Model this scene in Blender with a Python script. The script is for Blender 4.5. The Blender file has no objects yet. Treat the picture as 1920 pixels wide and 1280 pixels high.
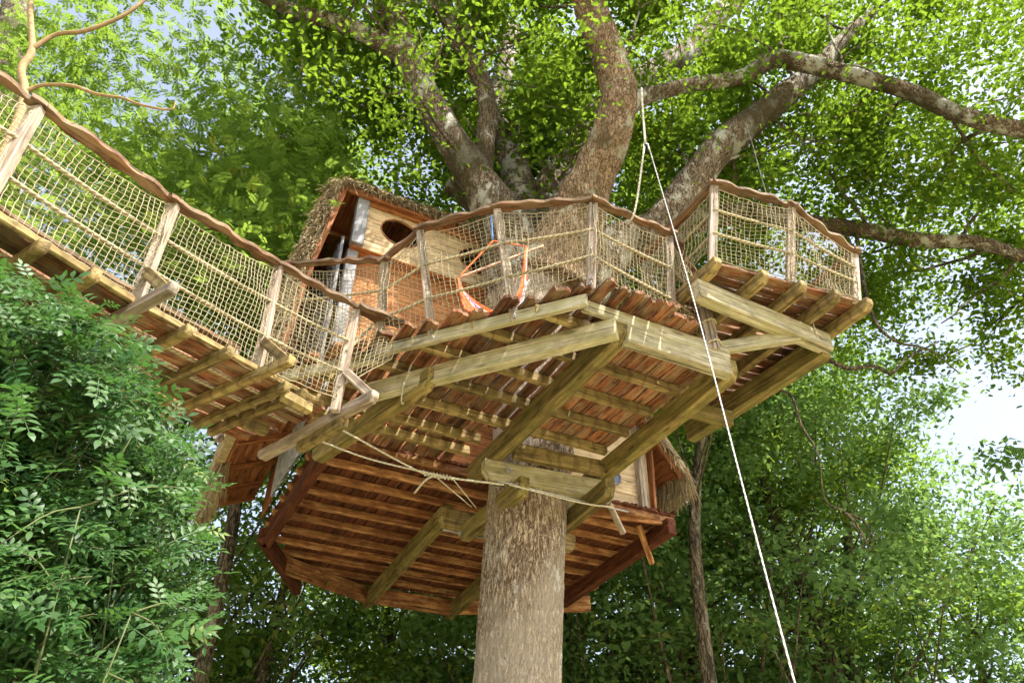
import bpy, bmesh, math, random
import numpy as np
from mathutils import Vector, Matrix, noise

# ------------------------------------------------------------------ scene, camera, light
S = bpy.context.scene
COL = S.collection
random.seed(7)
RNG = np.random.default_rng(11)

EYE = 1.6                       # camera height above the ground; heights h below are above the camera
PITCH = math.radians(37.0)
FPX = 1440.0                    # focal length in pixels of the 1920 px wide photograph
cam_d = bpy.data.cameras.new('camera')
cam_d.sensor_width = 36.0
cam_d.lens = 36.0 * FPX / 1920.0
cam_d.clip_start = 0.05
cam_d.clip_end = 3000
cam = bpy.data.objects.new('camera', cam_d)
COL.objects.link(cam)
cam.location = (0, 0, EYE)
cam.rotation_euler = (math.radians(90) + PITCH, 0, 0)
S.camera = cam

SUN_EL, SUN_AZ = math.radians(60), math.radians(124)     # azimuth from +Y towards +X
sun_dir = Vector((math.sin(SUN_AZ) * math.cos(SUN_EL), math.cos(SUN_AZ) * math.cos(SUN_EL), math.sin(SUN_EL)))
W = bpy.data.worlds.new('World')
S.world = W
W.use_nodes = True
nt = W.node_tree
nt.nodes.clear()
sky = nt.nodes.new('ShaderNodeTexSky')
sky.sky_type = 'NISHITA'
sky.sun_disc = False
sky.sun_elevation = SUN_EL
sky.sun_rotation = SUN_AZ
sky.air_density = 1.0
sky.dust_density = 3.2
sky.ozone_density = 1.0
bg = nt.nodes.new('ShaderNodeBackground')
bg.inputs['Strength'].default_value = 0.15
wo = nt.nodes.new('ShaderNodeOutputWorld')
pale = nt.nodes.new('ShaderNodeHueSaturation')          # hazy summer sky
pale.inputs['Saturation'].default_value = 0.65
nt.links.new(sky.outputs[0], pale.inputs['Color'])
nt.links.new(pale.outputs[0], bg.inputs[0])
nt.links.new(bg.outputs[0], wo.inputs[0])

sl = bpy.data.lights.new('sun', 'SUN')
sl.energy = 5.0
sl.angle = math.radians(0.6)
sl.color = (1.0, 0.94, 0.84)
so = bpy.data.objects.new('sun', sl)
COL.objects.link(so)
so.location = (20, -20, 40)
so.rotation_euler = (-sun_dir).to_track_quat('-Z', 'Y').to_euler()

S.view_settings.view_transform = 'Standard'
S.view_settings.look = 'None'
S.view_settings.gamma = 1.0
S.view_settings.exposure = 1.42
S.view_settings.use_curve_mapping = False
S.cycles.max_bounces = 4
S.cycles.diffuse_bounces = 3
S.cycles.use_adaptive_sampling = True
S.cycles.adaptive_threshold = 0.05
S.cycles.glossy_bounces = 2
S.cycles.transmission_bounces = 4
S.cycles.transparent_max_bounces = 4
S.cycles.use_denoising = True
S.cycles.sample_clamp_indirect = 6.0

# ------------------------------------------------------------------ projection helpers (plan of the place read off the photograph)
CP, SP = math.cos(PITCH), math.sin(PITCH)
def ray(px, py):
    r, u = (px - 960) / FPX, (640 - py) / FPX
    return Vector((r, CP - u * SP, SP + u * CP))
def PH(px, py, h):                       # point at height h above the camera
    d = ray(px, py)
    return d * (h / d.z) + Vector((0, 0, EYE))
def PY(px, py, Y):                       # point at distance Y in front of the camera
    d = ray(px, py)
    return d * (Y / d.y) + Vector((0, 0, EYE))
def H(x, y, h): return Vector((x, y, h + EYE))
def depth(p): return p.y * CP + (p.z - EYE) * SP

# ------------------------------------------------------------------ object helpers
WM = {}
def put(o, M, parent=None):
    COL.objects.link(o)
    WM[o.name] = M
    if parent is not None:
        o.parent = parent
        o.matrix_basis = WM[parent.name].inverted() @ M
    else:
        o.matrix_basis = M
    return o
def tag(o, label, cat, group=None, kind=None):
    if label: o['label'] = label
    if cat: o['category'] = cat
    if group: o['group'] = group
    if kind: o['kind'] = kind
    return o
def thing(name, loc, label, cat, group=None):
    o = bpy.data.objects.new(name, None)
    o.empty_display_size = 0.2
    put(o, Matrix.Translation(loc))
    return tag(o, label, cat, group)
def mesh_obj(name, me, mat, parent=None, M=None):
    if mat is not None and len(me.materials) == 0: me.materials.append(mat)
    o = bpy.data.objects.new(name, me)
    return put(o, M or Matrix.Identity(4), parent)
def frame(A, B, up=(0, 0, 1)):
    A, B = Vector(A), Vector(B)
    x = (B - A).normalized()
    z = Vector(up)
    y = z.cross(x)
    if y.length < 1e-4: y = Vector((0, 1, 0)).cross(x)
    y.normalize()
    z = x.cross(y)
    M = Matrix((x, y, z)).transposed().to_4x4()
    M.translation = A
    return M
def np_mesh(name, V, F, smooth=False, tint=None):
    V = np.asarray(V, dtype=np.float32)
    F = np.asarray(F, dtype=np.int32)
    me = bpy.data.meshes.new(name)
    me.vertices.add(len(V)); me.vertices.foreach_set('co', V.ravel())
    k = F.shape[1]
    me.loops.add(F.size); me.loops.foreach_set('vertex_index', F.ravel())
    me.polygons.add(len(F))
    me.polygons.foreach_set('loop_start', np.arange(0, F.size, k, dtype=np.int32))
    if smooth: me.polygons.foreach_set('use_smooth', np.ones(len(F), dtype=bool))
    me.update(calc_edges=True)
    if tint is not None:
        at = me.attributes.new('tint', 'FLOAT', 'POINT')
        at.data.foreach_set('value', np.asarray(tint, dtype=np.float32))
    return me

def tube_arrays(P, R, k=8, closed_ends=True):
    """ring tube along polyline P with radii R -> verts, quads"""
    P = np.asarray(P, float); n = len(P)
    R = np.broadcast_to(np.asarray(R, float), (n,))
    T = np.gradient(P, axis=0)
    T /= np.linalg.norm(T, axis=1, keepdims=True) + 1e-9
    ref = np.array([0, 0, 1.0]) if abs(T[0][2]) < 0.9 else np.array([1.0, 0, 0])
    X = np.zeros_like(P); x = np.cross(T[0], ref); x /= np.linalg.norm(x)
    for i in range(n):
        x = x - T[i] * np.dot(x, T[i]); x /= np.linalg.norm(x) + 1e-9
        X[i] = x
    Y = np.cross(T, X)
    a = np.linspace(0, 2 * math.pi, k, endpoint=False)
    V = P[:, None, :] + R[:, None, None] * (np.cos(a)[None, :, None] * X[:, None, :] + np.sin(a)[None, :, None] * Y[:, None, :])
    i = np.arange(n - 1)[:, None] * k; j = np.arange(k)[None, :]; j2 = (j + 1) % k
    F = np.stack([i + j, i + j2, i + k + j2, i + k + j], axis=-1).reshape(-1, 4)
    V = V.reshape(-1, 3)
    if closed_ends and k == 4:
        F = np.vstack([F, [[3, 2, 1, 0]], [[(n - 1) * k + q for q in range(4)]]])
    elif closed_ends:
        m = len(V); V = np.vstack([V, P[:1], P[-1:]])
        c0 = np.array([[m, (q + 1) % k, q, q] for q in range(k)])
        c1 = np.array([[m + 1, (n - 1) * k + q, (n - 1) * k + (q + 1) % k, (n - 1) * k + (q + 1) % k] for q in range(k)])
        return V, F, np.vstack([c0[:, :3], c1[:, :3]])
    return V, F, None
class MB:
    """collects vertices and faces of one mesh"""
    def __init__(self): self.v = []; self.f = []; self.n = 0
    def add(self, V, F):
        self.v.extend(map(tuple, V)); self.f.extend([tuple(int(q) + self.n for q in f) for f in F]); self.n = len(self.v)
    def tube(self, P, R, k=8):
        V, F, C = tube_arrays(P, R, k)
        b = self.n
        self.add(V, F)
        if C is not None: self.f.extend([tuple(int(q) + b for q in f) for f in C])
    def mesh(self, name, smooth=True):
        me = bpy.data.meshes.new(name); me.from_pydata(self.v, [], self.f)
        if smooth: me.polygons.foreach_set('use_smooth', np.ones(len(me.polygons), dtype=bool))
        me.update(); return me

def spline(pts, n):
    """Catmull-Rom through points (any dimension)"""
    p = np.asarray(pts, float)
    p = np.vstack([2 * p[0] - p[1], p, 2 * p[-1] - p[-2]])
    m = len(p) - 3
    out = []
    for t in np.linspace(0, m - 1e-6, n):
        i = int(t); f = t - i
        a, b, c, d = p[i], p[i + 1], p[i + 2], p[i + 3]
        out.append(0.5 * (2 * b + (c - a) * f + (2 * a - 5 * b + 4 * c - d) * f * f + (3 * b - a - 3 * c + d) * f ** 3))
    return np.array(out)

def rope_tube(name, pts, r, mat, parent, n=None, k=8, sag=0.0):
    pts = [Vector(p) for p in pts]
    if len(pts) == 2:
        n = n or 14
        L = [pts[0].lerp(pts[1], t) - Vector((0, 0, sag * 4 * t * (1 - t))) for t in np.linspace(0, 1, n)]
    else:
        L = [Vector(q) for q in spline(pts, n or 8 * len(pts))]
    o0 = L[0].copy()
    V, F, C = tube_arrays([q - o0 for q in L], r, k)
    me = bpy.data.meshes.new(name)
    fs = [tuple(map(int, f)) for f in F] + ([tuple(map(int, f)) for f in C] if C is not None else [])
    me.from_pydata(V.tolist(), [], fs)
    me.polygons.foreach_set('use_smooth', np.ones(len(me.polygons), dtype=bool))
    # running length for the twist of the rope
    Ls = [0.0]
    for a, b in zip(L[:-1], L[1:]): Ls.append(Ls[-1] + (b - a).length)
    uv = me.attributes.new('rope_uv', 'FLOAT_VECTOR', 'POINT')
    arr = np.zeros((len(me.vertices), 3), dtype=np.float32)
    for i in range(len(L)):
        for q in range(k): arr[i * k + q] = (Ls[i], q / k, 0)
    uv.data.foreach_set('vector', arr.ravel())
    return mesh_obj(name, me, mat, parent, Matrix.Translation(o0))

def beam(name, A, B, w, h, parent, mat, cutA=0.0, cutB=0.0, up=(0, 0, 1), bev=0.008, wob=0.0):
    """squared timber; A and B are the ends of the centre line of its underside"""
    A, B = Vector(A), Vector(B)
    L = (B - A).length
    M = frame(A, B, up)
    pts = []
    if cutA > 0: pts += [(cutA, 0), (0, h * 0.45)]
    else: pts += [(0, 0)]
    pts += [(0, h), (L, h)]
    if cutB > 0: pts += [(L, h * 0.45), (L - cutB, 0)]
    else: pts += [(L, 0)]
    bm = bmesh.new()
    f = bm.faces.new([bm.verts.new((x, -w / 2, z)) for x, z in pts])
    e = bmesh.ops.extrude_face_region(bm, geom=[f])
    bmesh.ops.translate(bm, vec=(0, w, 0), verts=[v for v in e['geom'] if isinstance(v, bmesh.types.BMVert)])
    bmesh.ops.recalc_face_normals(bm, faces=bm.faces)
    if bev: bmesh.ops.bevel(bm, geom=list(bm.edges), offset=bev, segments=1, affect='EDGES')
    if wob:
        for v in bm.verts:
            v.co.y += random.uniform(-wob, wob); v.co.z += random.uniform(-wob, wob)
    me = bpy.data.meshes.new(name); bm.to_mesh(me); bm.free()
    return mesh_obj(name, me, mat, parent, M)

def plank(name, A, B, w, t, parent, mat, wav=0.01, endw=0.02, up=(0, 0, 1), wl=0.3, one_side=None, seg=0.09):
    """waney-edged board; A and B are the ends of the centre line of its underside"""
    A, B = Vector(A), Vector(B)
    L = (B - A).length
    M = frame(A, B, up)
    n = max(4, int(L / seg))
    s1, s2 = random.uniform(0, 99), random.uniform(0, 99)
    def wave(x, s):
        return wav * (0.55 * math.sin(6.283 * x / wl + s + 1.6 * noise.noise(Vector((x * 1.7, s + 7, 0)))) * (0.55 + 0.9 * abs(noise.noise(Vector((x * 1.3, s + 3, 0))))) + 1.5 * noise.noise(Vector((x * 3.2, s, 0))) + 0.5 * noise.noise(Vector((x * 9, s, 0))))
    pts = []
    for i in range(n + 1):
        x = L * i / n; pts.append((x, -w / 2 + wave(x, s1) * (0.25 if one_side == 1 else 1)))
    m = 4
    for i in range(1, m):
        y = -w / 2 + w * i / m; pts.append((L + endw * random.uniform(-1, 1), y))
    for i in range(n + 1):
        x = L * (n - i) / n; pts.append((x, w / 2 + wave(x, s2) * (0.25 if one_side == -1 else 1)))
    for i in range(1, m):
        y = w / 2 - w * i / m; pts.append((endw * random.uniform(-1, 1), y))
    bm = bmesh.new()
    vb = [bm.verts.new((x, y, 0)) for x, y in pts]
    vt = [bm.verts.new((x, y * 0.97, t)) for x, y in pts]
    bm.faces.new(list(reversed(vb))); bm.faces.new(vt)
    q = len(pts)
    for i in range(q): bm.faces.new((vb[i], vb[(i + 1) % q], vt[(i + 1) % q], vt[i]))
    bmesh.ops.recalc_face_normals(bm, faces=bm.faces)
    me = bpy.data.meshes.new(name); bm.to_mesh(me); bm.free()
    return mesh_obj(name, me, mat, parent, M)

def net(name, A0, B0, A1, B1, parent, mat, cell=0.045, r=0.0028, sag=0.05, bulge=0.04, shear=0.0, knots=True):
    A0, B0, A1, B1 = [np.array(q) for q in (A0, B0, A1, B1)]
    Lu = (np.linalg.norm(B0 - A0) + np.linalg.norm(B1 - A1)) / 2
    Lv = (np.linalg.norm(A1 - A0) + np.linalg.norm(B1 - B0)) / 2
    nu, nv = max(3, int(Lu / cell)), max(3, int(Lv / cell))
    u = np.linspace(0, 1, nu + 1)[:, None, None]; v = np.linspace(0, 1, nv + 1)[None, :, None]
    us = np.clip(u + shear * (v - 0.5) * (u * (1 - u)) * 4, 0, 1)
    G = (A0 * (1 - us) + B0 * us) * (1 - v) + (A1 * (1 - us) + B1 * us) * v
    nrm = np.cross(B0 - A0, A1 - A0); nrm /= np.linalg.norm(nrm)
    G[:, :, 2] -= (sag * 4 * us * (1 - us) * v)[:, :, 0]
    ph = RNG.uniform(0, 6, 3)
    w = bulge * (np.sin(us * 5 + ph[0]) * np.sin(v * 3.14) + 0.5 * np.sin(us * 11 + v * 6 + ph[1]) * np.sin(v * 3.14))
    G = G + nrm * w + RNG.normal(0, cell * 0.07, G.shape)
    o0 = A0.copy()
    G -= o0
    mb = MB()
    for j in range(nv + 1):
        V, F, C = tube_arrays(G[:, j], r * (1.9 if j in (0, nv) else 1.0), 4); mb.add(V, F)
    for i in range(nu + 1):
        V, F, C = tube_arrays(G[i], r * (1.5 if i in (0, nu) else 1.0), 4); mb.add(V, F)
    # knots where the cords cross
    oc = np.array([(1, 0, 0), (0, 1, 0), (0, 0, 1), (-1, 0, 0), (0, -1, 0), (0, 0, -1)]) * r * 1.9
    of = [(0, 1, 2), (1, 3, 2), (3, 4, 2), (4, 0, 2), (1, 0, 5), (3, 1, 5), (4, 3, 5), (0, 4, 5)]
    for i in range(nu + 1 if knots else 0):
        for j in range(nv + 1): mb.add(G[i, j] + oc, of)
    o = mesh_obj(name, mb.mesh(name, True), mat, parent, Matrix.Translation(Vector(o0)))
    o['kind'] = 'stuff'
    return o

# ------------------------------------------------------------------ materials
def new_mat(name):
    m = bpy.data.materials.new(name); m.use_nodes = True
    n = m.node_tree; n.nodes.clear()
    out = n.nodes.new('ShaderNodeOutputMaterial')
    b = n.nodes.new('ShaderNodeBsdfPrincipled')
    n.links.new(b.outputs[0], out.inputs[0])
    return m, n, b, out
def N(n, t, **kw):
    x = n.nodes.new(t)
    for k, v in kw.items():
        if k in x.inputs.keys(): x.inputs[k].default_value = v
        else: setattr(x, k, v)
    return x
def ramp(n, src, stops):
    r = n.nodes.new('ShaderNodeValToRGB')
    while len(r.color_ramp.elements) < len(stops): r.color_ramp.elements.new(0.5)
    for e, (p, c) in zip(r.color_ramp.elements, stops):
        e.position = p; e.color = (*c, 1) if len(c) == 3 else c
    n.links.new(src, r.inputs[0]); return r
def mixc(n, fac, a, b, mode='MIX'):
    m = n.nodes.new('ShaderNodeMix'); m.data_type = 'RGBA'; m.blend_type = mode
    for s, i in ((fac, 0), (a, 6), (b, 7)):
        if isinstance(s, (int, float)): m.inputs[i].default_value = s
        elif isinstance(s, tuple): m.inputs[i].default_value = (*s, 1)
        else: n.links.new(s, m.inputs[i])
    return m.outputs[2]
def tex_vec(n, scale, rnd=True, coord='Object'):
    tc = n.nodes.new('ShaderNodeTexCoord')
    mp = n.nodes.new('ShaderNodeMapping'); mp.inputs['Scale'].default_value = scale
    n.links.new(tc.outputs[coord], mp.inputs['Vector'])
    oi = n.nodes.new('ShaderNodeObjectInfo')
    if rnd:
        ml = n.nodes.new('ShaderNodeMath'); ml.operation = 'MULTIPLY'; ml.inputs[1].default_value = 83.0
        n.links.new(oi.outputs['Random'], ml.inputs[0])
        cb = n.nodes.new('ShaderNodeCombineXYZ')
        for i in range(3): n.links.new(ml.outputs[0], cb.inputs[i])
        n.links.new(cb.outputs[0], mp.inputs['Location'])
    return mp.outputs[0], oi
def wood(name, dark, mid, light, stain=None, stain_amt=0.4, rough=0.75, bump=0.45, vary=0.35, knots=True, dirt=0.5, drip=0.0):
    m, n, b, out = new_mat(name)
    v, oi = tex_vec(n, (1.5, 26, 26))
    g = N(n, 'ShaderNodeTexNoise', Scale=1.0, Detail=4.0, Roughness=0.65, Distortion=0.7); n.links.new(v, g.inputs['Vector'])
    c = ramp(n, g.outputs['Fac'], [(0.34, dark), (0.5, mid), (0.66, light)]).outputs[0]
    v2, _ = tex_vec(n, (4.2, 9.0, 9.0))
    p = N(n, 'ShaderNodeTexNoise', Scale=1.0, Detail=5.0, Roughness=0.68); n.links.new(v2, p.inputs['Vector'])
    if stain:
        f = ramp(n, p.outputs['Fac'], [(0.44, (0, 0, 0)), (0.58, (stain_amt,) * 3)]).outputs[0]
        c = mixc(n, f, c, stain)
    # grime and weathering blotches, and cracks along the grain
    df = ramp(n, p.outputs['Color'], [(0.36, (1 - dirt,) * 3), (0.52, (1, 1, 1))]).outputs[0]
    c = mixc(n, 1.0, c, df, 'MULTIPLY')
    v4, _ = tex_vec(n, (0.9, 48, 48))
    ck = N(n, 'ShaderNodeTexNoise', Scale=1.0, Detail=2.0); n.links.new(v4, ck.inputs['Vector'])
    cf = ramp(n, ck.outputs['Fac'], [(0.31, (0.35,) * 3), (0.38, (1, 1, 1))]).outputs[0]
    c = mixc(n, 1.0, c, cf, 'MULTIPLY')
    if knots:
        v3, _ = tex_vec(n, (2.4, 9, 9))
        k = N(n, 'ShaderNodeTexVoronoi', Scale=1.0, Randomness=1.0); n.links.new(v3, k.inputs['Vector'])
        kf = ramp(n, k.outputs['Distance'], [(0.09, (0.75,) * 3), (0.2, (0, 0, 0))]).outputs[0]
        c = mixc(n, kf, c, tuple(q * 0.45 for q in dark))
    if drip:
        # damp runs below the gaps between the planks
        v5, _ = tex_vec(n, (1, 1, 1), rnd=False)
        wv = N(n, 'ShaderNodeTexWave', Scale=2.094, Distortion=5.0, Detail=4.0); wv.inputs['Detail Scale'].default_value = 3.0; n.links.new(v5, wv.inputs['Vector'])
        wf = ramp(n, wv.outputs['Fac'], [(0.62, (0, 0, 0)), (0.92, (drip,) * 3)]).outputs[0]
        c = mixc(n, wf, c, tuple(q * 0.5 for q in dark))
    hs = n.nodes.new('ShaderNodeHueSaturation')
    mr = n.nodes.new('ShaderNodeMapRange'); mr.inputs['To Min'].default_value = 1 - vary; mr.inputs['To Max'].default_value = 1 + vary
    n.links.new(oi.outputs['Random'], mr.inputs['Value']); n.links.new(mr.outputs[0], hs.inputs['Value'])
    n.links.new(c, hs.inputs['Color']); n.links.new(hs.outputs[0], b.inputs['Base Color'])
    b.inputs['Roughness'].default_value = rough
    b.inputs['Specular IOR Level'].default_value = 0.25
    bp = N(n, 'ShaderNodeBump', Strength=bump, Distance=0.012); n.links.new(g.outputs['Fac'], bp.inputs['Height']); n.links.new(bp.outputs[0], b.inputs['Normal'])
    return m
def leaf_mat(name, dark, light, trans, tfac=0.45, rough=0.42, spec=0.4, gloss=False):
    m, n, b, out = new_mat(name)
    if not gloss:
        n.nodes.remove(b); b = n.nodes.new('ShaderNodeBsdfDiffuse')
    at = N(n, 'ShaderNodeAttribute', attribute_name='tint')
    c = ramp(n, at.outputs['Fac'], [(0.0, dark), (0.9, light), (1.0, (min(1, light[0] * 1.9), light[1] * 1.25, light[2]))]).outputs[0]
    n.links.new(c, b.inputs[0])
    if gloss: b.inputs['Roughness'].default_value = rough; b.inputs['Specular IOR Level'].default_value = spec
    t = n.nodes.new('ShaderNodeBsdfTranslucent')
    tc = ramp(n, at.outputs['Fac'], [(0.0, tuple(q * 0.7 for q in trans)), (1.0, trans)]).outputs[0]
    n.links.new(tc, t.inputs[0])
    mx = n.nodes.new('ShaderNodeMixShader'); mx.inputs[0].default_value = tfac
    n.links.new(b.outputs[0], mx.inputs[1]); n.links.new(t.outputs[0], mx.inputs[2]); n.links.new(mx.outputs[0], out.inputs[0])
    return m
def bark_mat(name, dark, light, lichen, lich=0.5, moss=None, sc=1.0, bump=0.9, grey=None):
    m, n, b, out = new_mat(name)
    def furrow(scale, dist):
        v, _ = tex_vec(n, scale, rnd=False)
        w = N(n, 'ShaderNodeTexNoise', Scale=1.0, Detail=3.0, Roughness=0.55, Distortion=dist); n.links.new(v, w.inputs['Vector'])
        sb = N(n, 'ShaderNodeMath', operation='SUBTRACT'); n.links.new(w.outputs['Fac'], sb.inputs[0]); sb.inputs[1].default_value = 0.5
        ab = N(n, 'ShaderNodeMath', operation='ABSOLUTE'); n.links.new(sb.outputs[0], ab.inputs[0])
        return ab.outputs[0]
    f1 = furrow((17 * sc, 17 * sc, 3.6 * sc), 0.5)
    f2 = furrow((31 * sc, 31 * sc, 9.0 * sc), 0.9)
    mn = N(n, 'ShaderNodeMath', operation='MINIMUM'); n.links.new(f1, mn.inputs[0])
    m2 = N(n, 'ShaderNodeMath', operation='MULTIPLY_ADD'); n.links.new(f2, m2.inputs[0]); m2.inputs[1].default_value = 1.2; m2.inputs[2].default_value = 0.012
    n.links.new(m2.outputs[0], mn.inputs[1])
    v, _ = tex_vec(n, (40, 40, 16), rnd=False)
    g = N(n, 'ShaderNodeTexNoise', Scale=1.0, Detail=3.0, Roughness=0.7); n.links.new(v, g.inputs['Vector'])
    c1 = ramp(n, mn.outputs[0], [(0.0, tuple(q * 0.75 for q in dark)), (0.02, dark), (0.065, light)]).outputs[0]
    c2 = ramp(n, g.outputs['Fac'], [(0.3, (0.62, 0.60, 0.58)), (0.7, (1.25, 1.25, 1.25))]).outputs[0]
    c = mixc(n, 1.0, c1, c2, 'MULTIPLY')
    v4, _ = tex_vec(n, (1, 1, 0.7), rnd=False)
    big = N(n, 'ShaderNodeTexNoise', Scale=1.1, Detail=4.0, Roughness=0.6); n.links.new(v4, big.inputs['Vector'])
    if grey: c = mixc(n, ramp(n, big.outputs['Fac'], [(0.42, (0, 0, 0)), (0.58, (0.75,) * 3)]).outputs[0], c, grey, 'MIX')
    l = N(n, 'ShaderNodeTexNoise', Scale=3.6, Detail=7.0, Roughness=0.75); n.links.new(v4, l.inputs['Vector'])
    lf = ramp(n, l.outputs['Fac'], [(0.56 - 0.1 * (lich - 0.5), (0, 0, 0)), (0.62 - 0.1 * (lich - 0.5), (0.85,) * 3)]).outputs[0]
    c = mixc(n, lf, c, lichen)
    if moss:
        mf = ramp(n, big.outputs['Color'], [(0.5, (0, 0, 0)), (0.6, (0.8,) * 3)]).outputs[0]
        c = mixc(n, mf, c, moss)
    n.links.new(c, b.inputs['Base Color']); b.inputs['Roughness'].default_value = 0.9; b.inputs['Specular IOR Level'].default_value = 0.15
    hm = N(n, 'ShaderNodeMath', operation='MINIMUM'); n.links.new(mn.outputs[0], hm.inputs[0]); hm.inputs[1].default_value = 0.09
    h2 = N(n, 'ShaderNodeMath', operation='MULTIPLY_ADD'); n.links.new(g.outputs['Fac'], h2.inputs[0]); h2.inputs[1].default_value = 0.05; n.links.new(hm.outputs[0], h2.inputs[2])
    bp = N(n, 'ShaderNodeBump', Strength=bump, Distance=0.16); n.links.new(h2.outputs[0], bp.inputs['Height']); n.links.new(bp.outputs[0], b.inputs['Normal'])
    return m
def simple(name, c, rough=0.7, vary=0.25, scale=8.0, metallic=0.0, bump=0.2, spec=0.3):
    m, n, b, out = new_mat(name)
    v, oi = tex_vec(n, (scale,) * 3)
    g = N(n, 'ShaderNodeTexNoise', Scale=1.0, Detail=6.0, Roughness=0.65); n.links.new(v, g.inputs['Vector'])
    cc = ramp(n, g.outputs['Fac'], [(0.3, tuple(q * (1 - vary) for q in c)), (0.7, tuple(min(1, q * (1 + vary)) for q in c))]).outputs[0]
    n.links.new(cc, b.inputs['Base Color']); b.inputs['Roughness'].default_value = rough
    b.inputs['Metallic'].default_value = metallic; b.inputs['Specular IOR Level'].default_value = spec
    bp = N(n, 'ShaderNodeBump', Strength=bump, Distance=0.01); n.links.new(g.outputs['Fac'], bp.inputs['Height']); n.links.new(bp.outputs[0], b.inputs['Normal'])
    return m
def rope_mat(name, c, dark):
    m, n, b, out = new_mat(name)
    at = N(n, 'ShaderNodeAttribute', attribute_name='rope_uv')
    sx = n.nodes.new('ShaderNodeSeparateXYZ'); n.links.new(at.outputs['Vector'], sx.inputs[0])
    a = N(n, 'ShaderNodeMath', operation='MULTIPLY_ADD'); n.links.new(sx.outputs[0], a.inputs[0]); a.inputs[1].default_value = 130.0
    b2 = N(n, 'ShaderNodeMath', operation='MULTIPLY'); n.links.new(sx.outputs[1], b2.inputs[0]); b2.inputs[1].default_value = 12.566
    n.links.new(b2.outputs[0], a.inputs[2])
    s = N(n, 'ShaderNodeMath', operation='SINE'); n.links.new(a.outputs[0], s.inputs[0])
    mr = N(n, 'ShaderNodeMapRange'); mr.inputs['From Min'].default_value = -1; n.links.new(s.outputs[0], mr.inputs['Value'])
    cc = ramp(n, mr.outputs[0], [(0.0, dark), (0.45, c)]).outputs[0]
    n.links.new(cc, b.inputs['Base Color']); b.inputs['Roughness'].default_value = 0.85; b.inputs['Specular IOR Level'].default_value = 0.15
    bp = N(n, 'ShaderNodeBump', Strength=0.6, Distance=0.006); n.links.new(mr.outputs[0], bp.inputs['Height']); n.links.new(bp.outputs[0], b.inputs['Normal'])
    return m

M_plank = wood('red_brown_plank', (0.068, 0.024, 0.011), (0.255, 0.095, 0.040), (0.42, 0.19, 0.088), (0.25, 0.195, 0.11), 0.65, vary=0.45, dirt=0.65)
M_joist = wood('mossy_joist', (0.13, 0.082, 0.03), (0.31, 0.215, 0.085), (0.45, 0.34, 0.16), (0.19, 0.165, 0.05), 0.5, vary=0.25, drip=0.4)
M_beam = wood('mossy_beam', (0.10, 0.07, 0.022), (0.235, 0.17, 0.058), (0.36, 0.275, 0.11), (0.13, 0.13, 0.028), 0.55, vary=0.18)
M_pale = wood('pale_beam', (0.26, 0.21, 0.12), (0.44, 0.385, 0.25), (0.58, 0.53, 0.38), (0.30, 0.29, 0.13), 0.5, vary=0.1)
M_post = wood('weathered_post', (0.20, 0.135, 0.095), (0.36, 0.28, 0.22), (0.54, 0.46, 0.38), (0.30, 0.26, 0.16), 0.4, vary=0.15)
M_rail = wood('bark_edged_rail', (0.075, 0.038, 0.02), (0.185, 0.098, 0.05), (0.31, 0.19, 0.105), (0.24, 0.19, 0.12), 0.55, vary=0.2)
M_orange = wood('orange_joist', (0.20, 0.082, 0.028), (0.42, 0.20, 0.075), (0.60, 0.35, 0.16), (0.16, 0.052, 0.022), 0.7, vary=0.3, dirt=0.6)
M_floor = wood('dark_floor_board', (0.05, 0.014, 0.006), (0.12, 0.036, 0.015), (0.18, 0.062, 0.027), vary=0.2)
M_wall = wood('pale_cladding', (0.46, 0.30, 0.15), (0.62, 0.45, 0.25), (0.72, 0.56, 0.34), (0.50, 0.40, 0.24), 0.4, vary=0.1, bump=0.2)
M_rust = wood('orange_cladding', (0.30, 0.10, 0.03), (0.48, 0.19, 0.06), (0.60, 0.29, 0.11), vary=0.15, bump=0.25)
M_soffit = wood('brown_soffit', (0.16, 0.05, 0.018), (0.30, 0.11, 0.04), (0.42, 0.18, 0.07), vary=0.15)
M_zinc = simple('weathered_zinc', (0.24, 0.24, 0.25), 0.65, 0.4, 7.0, 0.1, 0.2)
M_steel = simple('galvanised_steel', (0.45, 0.44, 0.42), 0.45, 0.3, 30.0, 0.7, 0.1)
M_rope = rope_mat('hemp_rope', (0.48, 0.42, 0.27), (0.24, 0.19, 0.11))
M_rope2 = rope_mat('thin_cord', (0.62, 0.58, 0.46), (0.36, 0.32, 0.22))
M_white = rope_mat('white_rope', (0.66, 0.63, 0.60), (0.5, 0.48, 0.46))
M_net = simple('net_cord', (0.36, 0.31, 0.19), 0.9, 0.2, 40.0, bump=0.3)
M_thatch = simple('straw_thatch', (0.34, 0.26, 0.14), 0.9, 0.5, 22.0, bump=0.6)
M_dark = simple('near_black', (0.012, 0.009, 0.007), 0.9, 0.2)  # the pulley wheel's own dark colour; on the loft screens it is painted shade
M_glass = simple('porthole_glass', (0.03, 0.04, 0.05), 0.06, 0.1, spec=0.7, bump=0.0)
M_orangecord = simple('orange_cord', (0.85, 0.14, 0.03), 0.8, 0.2, 60.0)
M_pinkcord = simple('pink_cord', (0.72, 0.40, 0.36), 0.8, 0.2, 60.0)
M_bluecord = simple('blue_cord', (0.10, 0.22, 0.60), 0.8, 0.2, 60.0)
M_purplecord = simple('purple_cord', (0.45, 0.16, 0.55), 0.8, 0.2, 60.0)
M_paleclothe = simple('pale_cloth', (0.80, 0.78, 0.74), 0.8, 0.1, 20.0)
M_greycord = simple('grey_cord', (0.16, 0.15, 0.13), 0.9, 0.2, 40.0)
M_bar = wood('spreader_wood', (0.45, 0.24, 0.15), (0.60, 0.36, 0.24), (0.70, 0.48, 0.33), vary=0.05, knots=False)
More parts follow.
